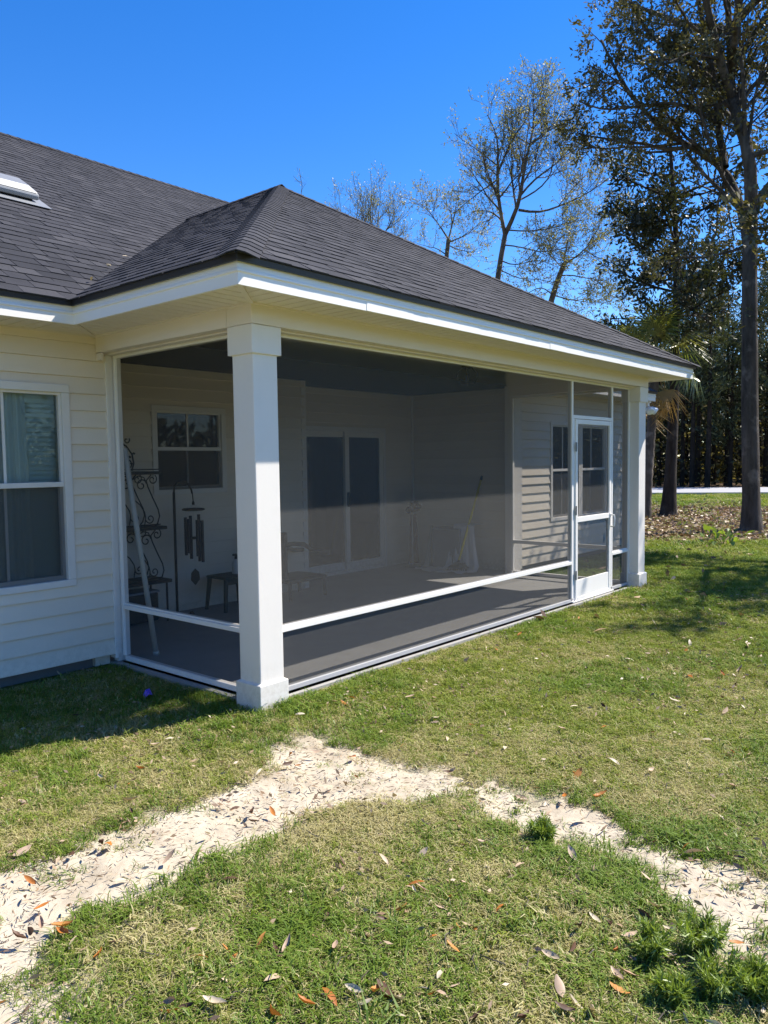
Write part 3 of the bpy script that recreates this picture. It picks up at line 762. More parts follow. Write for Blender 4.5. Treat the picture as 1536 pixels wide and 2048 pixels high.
shingle_plane((0, YE-OUT, zo), (1,0,0), (0,CO,SI), [(-3.6,0), (xa0,0), (XA, vm), (XA, vr), (-3.6, vr)], 'm', rs, True, -3.6)
shingle_plane((0, YE-OUT, zo), (1,0,0), (0,CO,SI), [(XA, vm), (xa1,0), (XG1,0), (XG1, vr), (XA, vr)], 'm', rs, False)
def shing_size(s):
    q_ = to_px(s[3])
    if not s[5] or q_ is None or not (-10 < q_[0] < 1546 and 0 < q_[1] < 2048): return 0
    return s[6] / q_[2]**2
order = sorted(range(len(shing)), key=lambda i: -shing_size(shing[i]))
for i in order[:296]:
    vs, fs, tone, cen, roof, _, _ = shing[i]
    me = bpy.data.meshes.new('shingle'); me.from_pydata([tuple(p) for p in vs], [], fs); me.update()
    a = me.attributes.new('tone', 'FLOAT', 'POINT'); a.data.foreach_set('value', [tone]*len(vs))
    o = link('shingle', me, M['shingle']); o.parent = main_roof if roof == 'm' else porch_roof
for roof, par in (('m', main_roof), ('p', porch_roof)):
    V, F, T = [], [], []
    for i in order[296:]:
        vs, fs, tone, cen, rf, _, _ = shing[i]
        if rf != roof: continue
        n0 = len(V); V += [tuple(p) for p in vs]; F += [tuple(j+n0 for j in f_) for f_ in fs]; T += [tone]*len(vs)
    me = bpy.data.meshes.new('shingles'); me.from_pydata(V, [], F); me.update()
    a = me.attributes.new('tone', 'FLOAT', 'POINT'); a.data.foreach_set('value', T)
    o = link('shingles', me, M['shingle']); o.parent = par; o['kind'] = 'stuff'

def caps(a, b, n1, n2, par, name, wing=.125, joined=False):
    a, b = Vector(a), Vector(b); h = (b-a).normalized(); L_ = (b-a).length; n1, n2 = Vector(n1).normalized(), Vector(n2).normalized()
    w1 = n1.cross(h); w2 = n2.cross(h)
    if w1.dot(n2) > 0: w1 = -w1
    if w2.dot(n1) > 0: w2 = -w2
    nm = (n1+n2).normalized(); k = 0; V, F, T = [], [], []
    def prof(p, lift):
        return [p + w1*wing + n1*lift, p + w1*wing*.35 + n1*(lift+.006), p + nm*(lift*1.0+.002), p + w2*wing*.35 + n2*(lift+.006), p + w2*wing + n2*lift]
    while k*EXPO < L_:
        s0 = k*EXPO; s1 = min(s0 + EXPO + .03, L_); tone = min(1, max(0, .55 + rs.normal()*.15)); j = rs.normal()*.003
        top = prof(a + h*(s0+j), .017) + prof(a + h*s1, .011); bot = [p - nm*.007 for p in top[:5]]
        vs = top + bot
        fs = [(i, i+1, 6+i, 5+i) for i in range(4)] + [(10+i, 11+i, i+1, i) for i in range(4)] + [(5, 10, 0), (4, 14, 9)]
        if joined: n0 = len(V); V += vs; F += [tuple(q_+n0 for q_ in f_) for f_ in fs]; T += [tone]*len(vs)
        else:
            me = bpy.data.meshes.new(name); me.from_pydata([tuple(p) for p in vs], [], fs); me.update()
            at_ = me.attributes.new('tone', 'FLOAT', 'POINT'); at_.data.foreach_set('value', [tone]*len(vs))
            o = link(name, me, M['shingle']); o.parent = par
        k += 1
    if joined:
        me = bpy.data.meshes.new(name); me.from_pydata([tuple(p) for p in V], [], F); me.update()
        at_ = me.attributes.new('tone', 'FLOAT', 'POINT'); at_.data.foreach_set('value', T)
        o = link(name, me, M['shingle']); o.parent = par; o['kind'] = 'stuff'
nF, nL_, nR = (0,-SI,CO), (-SI,0,CO), (SI,0,CO)
caps((xa0, ya0, zo), (XA, YA, ZA), nL_, nF, porch_roof, 'hip_cap')
caps((xa1, ya0, zo), (XA, YA, ZA), nF, nR, porch_roof, 'hip_cap')
caps((XA, YA-.05, ZA), (XA, YV, ZA), nL_, nR, porch_roof, 'ridge_cap')
caps((XG0, YR, ZR), (XG1, YR, ZR), nF, (0,SI,CO), main_roof, 'ridge_caps', joined=True)

# ---- roof vent
def on_main(x, y, h=0): return Vector((x, y, Z0 + SL*(y-YE))) + Vector(nF)*h
def rbox(mb, x0, x1, y0, y1, h0, h1, t0=0, t1=0, sx_=0):
    mb.loft([[on_main(x0,y0,h0), on_main(x1,y0,h0), on_main(x1,y1,h0), on_main(x0,y1,h0)],
             [on_main(x0+sx_,y0+t0,h1), on_main(x1-sx_,y0+t0,h1), on_main(x1-sx_,y1-t1,h1), on_main(x0+sx_,y1-t1,h1)]])
v_ = MB(); rbox(v_, -.02, .60, 3.66, 4.30, .016, .021)
vent = P(v_, 'roof_vent', M['galv'])
v_ = MB(); rbox(v_, .06, .52, 3.76, 4.16, .04, .10, .01, .02, .0); rbox(v_, .06, .52, 3.77, 4.14, .1002, .145, .07, .09, .08)
P(v_, 'vent_hood', M['galv'], vent, .02)
v_ = MB(); rbox(v_, .11, .47, 3.80, 4.14, .021, .04); P(v_, 'vent_throat', M['black_metal'], vent)

# ---- lamps fixed to the house
fl = MB(); bx_, by_, bz_ = XE+.20, YE+.10, ZS-.012
fl.lathe((bx_, by_, bz_-.03), [(.055, 0), (.06, .008), (.06, .03), (.03, .031)])
fl.box(bx_-.035, bx_+.035, by_-.02, by_+.02, bz_-.10, bz_-.03)
flood = P(fl, 'flood_light', M['white'])
for s_, dd in ((-1, Vector((-.5, -.55, -.6))), (1, Vector((.55, -.6, -.55)))):
    dd.normalize(); p0 = Vector((bx_+.02*s_, by_, bz_-.09)); pts = [p0, p0+dd*.05, p0+dd*.055, p0+dd*.10, p0+dd*.15, p0+dd*.165, p0+dd*.168]
    P(MB().tube(pts, [.022, .024, .04, .055, .068, .066, .05], 16), 'lamp_head', M['bulb'], flood, smooth=True)
lx, ly = 5.16, 1.89
cl = MB(); cl.lathe((lx, ly, 2.77), [(.05, -.005), (.075, 0), (.075, .03), (.02, .031)])
clight = P(cl, 'ceiling_light', M['black_metal'])
cg = MB()
for k in range(4):
    an = k*math.pi/2 + .5; ca, sa = math.cos(an), math.sin(an)
    cg.tube([(lx+.13*ca, ly+.13*sa, 2.70), (lx+.125*ca, ly+.125*sa, 2.64), (lx+.09*ca, ly+.09*sa, 2.56)], .008, 6)
    a2 = an + math.pi/2; cg.tube([(lx+.09*ca, ly+.09*sa, 2.56), (lx+.09*math.cos(a2), ly+.09*math.sin(a2), 2.56)], .008, 6)
    cg.tube([(lx+.13*ca, ly+.13*sa, 2.70), (lx+.06*ca, ly+.06*sa, 2.77)], .008, 6)
    cg.tube([(lx+.09*ca, ly+.09*sa, 2.56), (lx, ly, 2.555)], .007, 6)
cg.tube([(lx, ly, 2.55), (lx, ly, 2.68)], .012, 8)
P(cg, 'lamp_cage', M['black_metal'], clight)

# ================================================================== THINGS ON THE PORCH
def spiral(cx, cz, r0, turns, start, y, flip=1, n=26):
    return [(cx + flip * r * math.cos(a), y, cz + r * math.sin(a)) for r, a in
            [(r0 * (1 - .78*k/n), start + turns*2*math.pi*k/n) for k in range(n+1)]]
# wrought-iron scroll rack
rk = empty('scroll_rack', (.98, 3.08, 0)); tag(rk, 'black wrought iron shelf rack with scrolls in the porch left corner', 'shelf rack')
RM = Matrix.Translation((-.98, -3.08, 0))
def sub(mb, name, mat, root, inv, **k):
    o = mb.build(name, mat, None, **k); o.parent = root; o.matrix_parent_inverse = inv; return o
xl, xr = .66, 1.26
for z, e in ((1.505, 0), (.955, .03), (.42, .06)):
    b = MB(); b.box(xl-e*.5, xr+e*.6, 2.92-e, 3.24, z-.016, z+.016); b.tube([(xl, 2.93, z+.035), (xr-.03, 2.93, z+.035)], .006, 6)
    sub(b, 'shelf', M['iron'], rk, RM)
for yy in (2.95, 3.22):
    for zt, zb, e in ((1.49, .975, 0), (.94, .44, .03)):
        b = MB(); xo = xr - .05 + e
        # outer S curve ending in scrolls
        b.tube([(xo-.06, yy, zt-.005), (xo-.115, yy, zt-.06), (xo-.10, yy, zt-.12), (xo-.045, yy, zt-.24), (xo+.01, yy, zt-.35), (xo+.025, yy, zt-.42), (xo+.0, yy, zt-.49), (xo-.03, yy, zb)], .0075, 6)
        b.tube(spiral(xo-.045, zt-.05, .052, 1.15, 2.2, yy, -1), .0065, 6)
        b.tube(spiral(xo-.17, zt-.105, .062, 1.2, .3, yy, 1), .0065, 6)
        b.tube([(xo-.115, yy, zt-.09), (xo-.14, yy, zt-.03), (xo-.20, yy, zt-.012), (xo-.27, yy, zt-.05)], .0065, 6)
        b.tube(spiral(xo-.085, zb+.075, .05, 1.2, 3.4, yy, 1), .0065, 6)
        b.tube([(xo-.26, yy, zt-.24), (xo-.19, yy, zt-.30), (xo-.145, yy, zt-.37), (xo-.135, yy, zt-.42), (xo-.15, yy, zb)], .0065, 6)
        sub(b, 'scroll', M['iron'], rk, RM)
b = MB()
for yy in (2.93, 3.22):
    for xx in (xl+.02, xr+.02): b.tube([(xx, yy, 0), (xx, yy, .42)], .012, 6)
sub(b, 'leg_frame', M['iron'], rk, RM)
b = MB(); b.tube(spiral(.955, 1.60, .05, 1.2, -1.0, 3.05), .007, 6)
b.tube([(.90, 3.05, 1.80), (.95, 3.05, 1.77), (1.01, 3.05, 1.69), (1.025, 3.05, 1.60), (1.0, 3.05, 1.53)], .009, 6)
b.tube(spiral(.955, 1.83, .035, .9, 2.6, 3.05, -1), .007, 6)
for px_, pz_ in ((1.0, 1.60), (.985, 1.665), (.94, 1.70), (1.03, 1.70)): b.loft([[(px_-.02, 3.05, pz_), (px_, 3.045, pz_-.014), (px_+.02, 3.05, pz_), (px_, 3.055, pz_+.014)], [(px_-.005, 3.052, pz_), (px_, 3.05, pz_-.004), (px_+.005, 3.052, pz_), (px_, 3.056, pz_+.004)]])
orn = b.build('scroll_ornament', M['iron']); tag(orn, 'curled iron leaf ornament standing on the top rack shelf', 'ornament')
# black box under the rack
b = MB(); b.box(.70, 1.20, 2.96, 3.20, .02, .30); bin_ = empty('storage_crate', (.95, 3.08, 0)); tag(bin_, 'black crate tucked under the scroll rack', 'crate')
BI = Matrix.Translation((-.95, -3.08, 0)); sub(b, 'crate_body', M['black_plastic'], bin_, BI, bevel=.012)
b = MB(); b.box(.69, 1.21, 2.95, 3.21, .302, .325); sub(b, 'crate_rim', M['grey_box'], bin_, BI, bevel=.006)
# leaning pipe
b = MB(); b.tube([(.40, 1.80, .01), (.19, 1.83, 1.72)], .022, 12); b.tube([(.403, 1.80, -.003), (.398, 1.80, .03)], .027, 12)
tag(b.build('leaning_pipe', M['pole'], smooth=True), 'pale pipe leaning in the porch corner beside the wall', 'pipe')
# shepherd hook and wind chime
Y_ = 2.98; hk = MB(); hx = 1.43
hk.tube([(hx, Y_, .01), (hx, Y_, 1.30)], .014, 8)
hk.tube([(hx, Y_, 1.29), (hx+.01, Y_, 1.36), (hx+.05, Y_, 1.405), (hx+.11, Y_, 1.415), (hx+.175, Y_, 1.385), (hx+.215, Y_, 1.32), (hx+.225, Y_, 1.28)], .010, 8)
hook = empty('shepherd_hook', (hx, Y_, 0)); tag(hook, 'black shepherd hook stand holding the wind chime', 'hook stand'); HI = Matrix.Translation((-hx, -Y_, 0))
sub(hk, 'pole', M['iron'], hook, HI, smooth=True)
hb = MB(); hb.tube([(hx, Y_, .02), (hx+.14, Y_-.05, .02)], .012, 6); hb.tube([(hx, Y_, .02), (hx-.10, Y_-.10, .02)], .012, 6); hb.tube([(hx, Y_, .02), (hx-.02, Y_+.14, .02)], .012, 6); hb.lathe((hx+.14, Y_-.05, 0), [(.03, 0), (.03, .025), (.015, .05)], 10)
sub(hb, 'foot', M['iron'], hook, HI)
wc = empty('wind_chime', (hx+.235, Y_, .4)); cx_ = hx + .235; WI = Matrix.Translation((-cx_, -Y_, -.4)); tag(wc, 'wind chime with dark tubes hanging from the shepherd hook', 'wind chime')
b = MB(); b.tube([(cx_-.008, Y_, 1.285), (cx_, Y_, 1.20)], .006, 6); b.lathe((cx_, Y_, 1.16), [(.012, 0), (.016, .02), (.006, .045)], 8)
sub(b, 'hanger', M['iron'], wc, WI)
b = MB(); b.lathe((cx_, Y_, 1.10), [(.10, 0), (.118, .006), (.118, .018), (.10, .026)], 20); sub(b, 'top_disc', M['wood_dark'], wc, WI)
for k, L_ in enumerate((.50, .46, .40, .36, .38, .44)):
    a_ = k*math.pi/3 + .3; tx, ty = cx_ + .085*math.cos(a_), Y_ + .085*math.sin(a_); zt = 1.055 - .012*k
    sub(MB().tube([(tx, ty, zt), (tx, ty, zt-L_)], .0165, 10), 'chime_tube', M['tube'], wc, WI)
b = MB()
for k in range(6):
    a_ = k*math.pi/3 + .3; b.tube([(cx_ + .085*math.cos(a_), Y_ + .085*math.sin(a_), 1.10), (cx_ + .085*math.cos(a_), Y_ + .085*math.sin(a_), 1.04-.012*k)], .0015, 4); b.tube([(cx_, Y_, 1.17), (cx_ + .09*math.cos(a_), Y_ + .09*math.sin(a_), 1.12)], .0015, 4)
b.tube([(cx_, Y_, 1.10), (cx_, Y_, .48)], .0018, 4); sub(b, 'cords', M['pole'], wc, WI)
b = MB(); b.lathe((cx_, Y_, .80), [(.035, 0), (.04, .006), (.04, .018), (.035, .024)], 14); sub(b, 'striker', M['wood_dark'], wc, WI)
b = MB(); pr_ = [(.0, .088), (.045, .045), (.052, -.03), (.0, -.088), (-.052, -.03), (-.045, .045)]
b.loft([[(cx_+p*1.05, Y_-.004, .40+q_) for p, q_ in pr_], [(cx_+p*1.05, Y_+.004, .40+q_) for p, q_ in pr_]]); sub(b, 'sail', M['wood_dark'], wc, WI)
# small garden stool with a bottle on it
sx0, sy0 = 2.13, 2.96; stl = empty('patio_stool', (sx0, sy0, 0)); tag(stl, 'dark low patio stool standing behind the corner post', 'stool'); SI_ = Matrix.Translation((-sx0, -sy0, 0))
sub(MB().box(sx0-.22, sx0+.22, sy0-.17, sy0+.17, .345, .375), 'stool_top', M['green_plastic'], stl, SI_, bevel=.012)
for a_, b_ in ((-1,-1), (1,-1), (1,1), (-1,1)):
    sub(MB().tube([(sx0+a_*.19, sy0+b_*.14, .345), (sx0+a_*.225, sy0+b_*.165, .0)], [.026, .02], 8), 'leg', M['green_plastic'], stl, SI_)
sub(MB().box(sx0-.19, sx0+.19, sy0-.155, sy0-.13, .285, .345), 'apron', M['green_plastic'], stl, SI_, bevel=.005)
bt = empty('spray_bottle', (2.17, 2.93, .376)); tag(bt, 'pale plastic bottle standing on the dark patio stool', 'bottle'); TI = Matrix.Translation((-2.17, -2.93, -.376))
sub(MB().lathe((2.17, 2.93, .376), [(.042, 0), (.047, .01), (.047, .11), (.03, .15), (.018, .165)], 14), 'bottle_body', M['bottle'], bt, TI, smooth=True)
sub(MB().lathe((2.17, 2.93, .541), [(.016, 0), (.016, .04), (.012, .05)], 10).box(2.13, 2.175, 2.92, 2.94, .575, .60), 'bottle_cap', M['black_plastic'], bt, TI)
# low dark chair whose curved arm shows right of the post
ch = empty('patio_chair', (3.05, 2.95, 0)); CI = Matrix.Translation((-3.05, -2.95, 0)); tag(ch, 'dark low chair with curved arm against the back wall', 'chair')
sub(MB().box(2.74, 3.36, 2.70, 3.20, .20, .25), 'seat', M['iron'], ch, CI, bevel=.02)
for yy in (2.72, 3.18): sub(MB().tube([(2.72, yy, .66), (2.85, yy, .66), (3.0, yy, .64), (3.12, yy, .57), (3.26, yy, .52), (3.42, yy, .51)], .026, 8), 'arm', M['iron'], ch, CI, smooth=True)
for xx, yy in ((2.78, 2.73), (3.34, 2.73), (2.78, 3.17), (3.34, 3.17)): sub(MB().tube([(xx, yy, 0), (xx, yy, .21)], .02, 8), 'leg', M['iron'], ch, CI)
sub(MB().box(2.70, 2.75, 2.72, 3.18, .25, .80), 'backrest', M['iron'], ch, CI, bevel=.015)
# dark plush-topped stand in the far corner
sd2 = empty('tall_stand', (5.95, 3.45, 0)); DI = Matrix.Translation((-5.95, -3.45, 0)); tag(sd2, 'slim pale pole stand with dark bushy top in the far porch corner', 'stand')
sub(MB().tube([(5.93, 3.43, .02), (5.93, 3.43, .80)], .010, 8), 'pole', M['pole'], sd2, DI)
rr = random.Random(4); b = MB()
for k in range(16):
    p = Vector((5.95 + rr.uniform(-.10, .12), 3.45 + rr.uniform(-.07, .07), .89 + rr.uniform(-.05, .06))); b.lathe(p, [(.0, -.045), (.032, -.035), (.045, 0), (.032, .035), (.0, .045)], 8)
sub(b, 'bushy_top', M['black_plastic'], sd2, DI, smooth=True)
b = MB(); ring = []
for z, w_ in ((.05, .10), (.30, .085), (.55, .075), (.78, .06)): ring.append([(6.00 + w_*math.cos(t)*1.0, 3.46 + w_*.6*math.sin(t), z) for t in [k*math.pi/6 for k in range(12)]])
b.loft(ring); sub(b, 'hanging_cloth', M['maroon'], sd2, DI, smooth=True)
b = MB(); b.lathe((5.94, 3.44, 0), [(.13, 0), (.13, .015), (.03, .03)], 14); sub(b, 'stand_base', M['black_metal'], sd2, DI)
# covered box and drop cloth
gb = MB(); gb.box(6.00, 6.34, 2.62, 3.12, 0, .60)
tag(gb.build('covered_box', M['grey_box'], bevel=.02), 'grey box standing by the side wall under the white cloth', 'box')
n = 30; m2 = 26; V = []; F = []
for j in range(m2+1):
    v_ = j/m2
    for i in range(n+1):
        u_ = i/n; y0 = 2.40 + u_*.36 - .10*(v_**1.5)*(1 - 2*u_) - .06*(1-u_)*v_
        xx = 6.06 - .10*v_ - .16*max(0, v_-.82)/.18 + .020*math.sin(u_*21 + v_*3)*v_ + .012*math.sin(u_*47)*v_
        zz_ = .655 - .64*min(1, v_/.9) + .012*math.sin(u_*9)
        V.append((xx - (.05 if v_ > .9 else 0), y0, max(zz_, .018 + .008*math.sin(u_*30+v_*20))))
for j in range(m2):
    for i in range(n): F.append((j*(n+1)+i, j*(n+1)+i+1, (j+1)*(n+1)+i+1, (j+1)*(n+1)+i))
n0 = len(V)
for i in range(n+1): V.append((6.34, V[i][1], .66))
for i in range(n): F.append((n0+i, n0+i+1, i+1, i))
tag(MB().add(V, F).build('drop_cloth', M['cloth'], smooth=True), 'white cloth draped down by the yellow handled broom', 'cloth')
V = []; F = []
for j in range(17):
    for i in range(29):
        u_, v_ = i/28, j/16; V.append((5.60 + v_*.40 + .03*math.sin(u_*8), 2.30 + u_*.85 + .05*math.sin(v_*7), .012 + .035*max(0, float(vnoise(u_*9, v_*6, 77))-.3)))
for j in range(16):
    for i in range(28): F.append((j*29+i, j*29+i+1, (j+1)*29+i+1, (j+1)*29+i))
tag(MB().add(V, F).build('crumpled_sheet', M['cloth'], smooth=True), 'crumpled white sheet spread on the porch floor below the box', 'sheet')
# narrow white panel leaning beyond the box
tag(MB().loft([[(6.02, 3.20, .0), (6.06, 3.20, .0), (6.06, 3.30, .0), (6.02, 3.30, .0)], [(6.16, 3.23, .62), (6.18, 3.23, .62), (6.18, 3.26, .62), (6.16, 3.26, .62)]]).build('folded_panel', M['pole'], bevel=.004), 'pale narrow panel leaning between the grey box and the dark stand', 'panel')
# broom
br = empty('broom', (5.86, 2.52, 0)); BRI = Matrix.Translation((-5.86, -2.52, 0)); tag(br, 'yellow handled broom leaning on the porch side wall', 'broom')
p0, p1 = Vector((5.87, 2.55, .13)), Vector((6.36, 2.46, 1.36)); dv = p1-p0
sub(MB().tube([p0, p0+dv*.95], .018, 10), 'handle', M['yellow'], br, BRI, smooth=True)
sub(MB().tube([p0+dv*.945, p0+dv*.99, p1], [.017, .019, .014], 10), 'grip', M['black_plastic'], br, BRI)
b = MB(); b.tube([p0+dv*.04, p0], [.017, .022], 8); b.loft([[(5.80, 2.38, .06), (5.92, 2.40, .06), (5.90, 2.70, .06), (5.79, 2.68, .06)], [(5.83, 2.46, .13), (5.90, 2.47, .13), (5.89, 2.62, .13), (5.83, 2.61, .13)]])
sub(b, 'broom_head', M['black_plastic'], br, BRI)
b = MB(); rr = random.Random(9)
for k in range(70):
    a_ = rr.random(); xx = 5.80 + rr.random()*.10; yy = 2.39 + a_*.30; b.tube([(xx, yy, .065), (xx - .02 + rr.uniform(-.02, .02), yy + (a_-.5)*.08, .006)], .003, 3)
o = sub(b, 'bristles', M['black_plastic'], br, BRI); o['kind'] = 'stuff'
# purple wrapper on the shaded grass
pp = px_z(297, 1397, -.03); b = MB(); V = [(pp.x+.6*a_, pp.y+.6*b_, gz1(pp.x, pp.y)+.045+.6*c_) for a_, b_, c_ in [(-.045,0,-.05), (-.01,-.03,0), (.05,-.01,-.03), (.03,.02,.05), (-.02,.03,.04), (.06,.04,0), (-.05,.03,-.01)]]
b.add(V, [(0,1,4), (1,2,3), (1,3,4), (2,5,3), (0,4,6)])
wrp = b.build('candy_wrapper', M['purple']); sm = wrp.modifiers.new('thickness', 'SOLIDIFY'); sm.thickness = .002; tag(wrp, 'crumpled purple wrapper lying in the shaded grass by the porch', 'wrapper')

# ================================================================== TREES
def leaves_mesh(name, C, Dv, size, rng, aspect=.42, tone=None, jitter=.9):
    n = len(C); C = np.asarray(C); Dv = np.asarray(Dv) + rng.normal(size=(n, 3))*jitter; Dv /= np.linalg.norm(Dv, axis=1, keepdims=True)+1e-9
    R_ = rng.normal(size=(n, 3)); S_ = np.cross(Dv, R_); S_ /= np.linalg.norm(S_, axis=1, keepdims=True)+1e-9; N_ = np.cross(S_, Dv)
    s = (size * rng.uniform(.6, 1.35, n))[:, None]
    a = C; b_ = C + Dv*s*.5 + S_*s*aspect*.5 + N_*s*.06; c_ = C + Dv*s; d_ = C + Dv*s*.5 - S_*s*aspect*.5 + N_*s*.06
    V = np.stack([a, b_, c_, d_], 1).reshape(-1, 3)
    t = rng.random(n) if tone is None else np.clip(tone, 0, 1)
    return fast_mesh(name, V, np.arange(4*n), np.full(n, 4), {'tone': np.repeat(t, 4)})
def tubes_mesh(name, branches):
    V = []; L_ = []; off = 0
    for pts, rads, seg in branches:
        pts = np.asarray(pts, float); n = len(pts)
        T = np.gradient(pts, axis=0); T /= np.linalg.norm(T, axis=1, keepdims=True)+1e-9
        ref = np.array([.31, .17, .93]) if abs(T[0][2]) < .8 else np.array([.95, .2, .1])
        A = ref - T*(T@ref)[:, None]; A /= np.linalg.norm(A, axis=1, keepdims=True)+1e-9; B = np.cross(T, A)
        ang = np.arange(seg)*2*np.pi/seg
        ring = pts[:, None, :] + (A[:, None, :]*np.cos(ang)[None, :, None] + B[:, None, :]*np.sin(ang)[None, :, None])*np.asarray(rads)[:, None, None]
        V.append(ring.reshape(-1, 3)); k, i = np.meshgrid(np.arange(n-1), np.arange(seg), indexing='ij'); j = (i+1) % seg
        L_.append((np.stack([k*seg+i, k*seg+j, (k+1)*seg+j, (k+1)*seg+i], -1).reshape(-1, 4)) + off); off += n*seg
    V = np.concatenate(V); L_ = np.concatenate(L_)
    return fast_mesh(name, V, L_.ravel(), np.full(len(L_), 4))
def resample(pts, n):
    pts = np.asarray(pts, float); d = np.concatenate([[0], np.cumsum(np.linalg.norm(np.diff(pts, axis=0), axis=1))]); t = np.linspace(0, d[-1], n)
    return np.stack([np.interp(t, d, pts[:, k]) for k in range(3)], 1)
def smooth_line(pts, n, rng=None, jit=0):
    p = resample(pts, n)
    if rng is not None and jit: 
        nz = rng.normal(size=p.shape)*jit; nz[0] = 0; p = p + nz
    for _ in range(2): p[1:-1] = (p[:-2] + 2*p[1:-1] + p[2:])/4
    return p
def grow(limbs, rng, depth, per, ratio, up=.15, wander=.16, spread=.9, minlen=.25, start=.25, thin=.0025):
    """limbs: list of (pts, r0, r1). returns all branches and the twigs"""
    allb = [(np.asarray(p), np.linspace(a, b_, len(p)), 9 if a > .06 else 6) for p, a, b_ in limbs]; cur = [(np.asarray(p), a, b_) for p, a, b_ in limbs]; twigs = []
    for lv in range(depth):
        nxt = []
        for pts, a, b_ in cur:
            L_ = np.linalg.norm(np.diff(pts, axis=0), axis=1).sum(); n = max(2, int(per[lv]*L_ + rng.random()))
            for t in np.concatenate([rng.uniform(start, .98, n), [.985]]):
                f = t*(len(pts)-1); i = int(f); p = pts[i] + (pts[min(i+1, len(pts)-1)]-pts[i])*(f-i)
                T = pts[min(i+1, len(pts)-1)]-pts[max(i-1, 0)]; T /= np.linalg.norm(T)+1e-9
                d_ = T*.75 + rng.normal(size=3)*spread*.62 + np.array([0, 0, up]); d_ /= np.linalg.norm(d_)
                ln = max(minlen, (L_*ratio[lv])*(1.15-.75*t)*rng.uniform(.6, 1.25)); r0 = min((a+(b_-a)*t)*.6, .017*ln+.004); m_ = 6
                q_ = [p]; dd = d_.copy()
                for k in range(m_-1):
                    q_.append(q_[-1] + dd*ln/(m_-1)); dd = dd + rng.normal(size=3)*wander + np.array([0, 0, up*.25]); dd /= np.linalg.norm(dd)
                q_ = np.array(q_); r1 = max(thin, r0*.35)
                allb.append((q_, np.linspace(r0, r1, m_), 5 if lv == 0 else 3)); nxt.append((q_, r0, r1))
        cur = nxt
    return allb, cur
def twig_leaves(twigs, per, rng, spread=.06):
    C, D = [], []
    for q_, a, b_ in twigs:
        n = max(1, int(per*rng.uniform(.5, 1.5))); t = rng.uniform(.15, 1.05, n)*(len(q_)-1); i = np.clip(t.astype(int), 0, len(q_)-2)
        p = q_[i] + (q_[i+1]-q_[i])*(t-i)[:, None]; C.append(p + rng.normal(size=(n, 3))*spread); D.append(q_[i+1]-q_[i])
    C = np.concatenate(C); D = np.concatenate(D); D /= np.linalg.norm(D, axis=1, keepdims=True)+1e-9
    return C, D
def tree(name, base, wood, leaves, bark_, leafm, label, cat='tree', group=None, trunk_name='trunk'):
    r = empty(name, base); inv = Matrix.Translation(-Vector(base))
    for nm, me, mt in ((trunk_name, wood, bark_), ('crown', leaves, leafm)):
        if me is None: continue
        o = link(nm, me, mt, smooth=(nm != 'crown')); o.parent = r; o.matrix_parent_inverse = inv
    tag(r, label, cat, group); return r
def pix_line(pts, dist, rng=None, dj=0.0):
    out = []; off = 0
    for k, q_ in enumerate(pts):
        if rng is not None and k: off += rng.normal()*dj
        out.append(tuple(px_dist(q_[0], q_[1], dist + off)))
    return out

# --- big oak at the right edge
rg = np.random.default_rng(21); DO = 19.7
base = px_dist(1503, 1066, DO); base.z = gz1(base.x, base.y)
tr = [tuple(base - Vector((0,0,.2)))] + pix_line([(1503,1040),(1501,900),(1499,780),(1500,690),(1499,600),(1499,523),(1501,450)], DO)
limbs = [(smooth_line(tr, 16), .60, .36)]
limbs[0] = (limbs[0][0], .50, .30)
l1 = pix_line([(1499,510),(1490,450),(1478,401),(1462,360),(1448,330),(1425,307),(1384,293),(1331,279),(1300,240),(1262,195),(1238,160),(1218,120),(1200,85)], DO, rg, .25)
l2 = pix_line([(1501,450),(1508,384),(1500,297),(1480,262),(1462,225),(1455,150),(1462,60),(1450,-60),(1460,-220)], DO, rg, .25)
l3 = pix_line([(1450,335),(1443,300),(1432,244),(1436,174),(1420,90),(1395,0),(1370,-120)], DO, rg, .25)
l4 = pix_line([(1384,293),(1340,300),(1290,285),(1240,290),(1190,268),(1150,270)], DO, rg, .3)
l5 = pix_line([(1436,174),(1400,140),(1340,110),(1290,60),(1260,10),(1240,-60)], DO, rg, .3)
l6 = pix_line([(1503,420),(1540,370),(1590,320),(1650,250),(1700,150),(1740,40)], DO, rg, .4)
l7 = pix_line([(1455,150),(1500,80),(1560,0),(1620,-100)], DO, rg, .4)
l8 = pix_line([(1432,244),(1380,215),(1320,200),(1270,215),(1215,225),(1160,200)], DO, rg, .4)
l9 = pix_line([(1500,480),(1470,500),(1420,520),(1370,515),(1320,540)], DO, rg, .3)
for q_, a, b_ in ((l1,.115,.025), (l2,.15,.03), (l3,.09,.02), (l4,.055,.015), (l5,.06,.015), (l6,.12,.03), (l7,.09,.02), (l8,.05,.015), (l9,.04,.012)): limbs.append((smooth_line(q_, 14, rg, .04), a, b_))
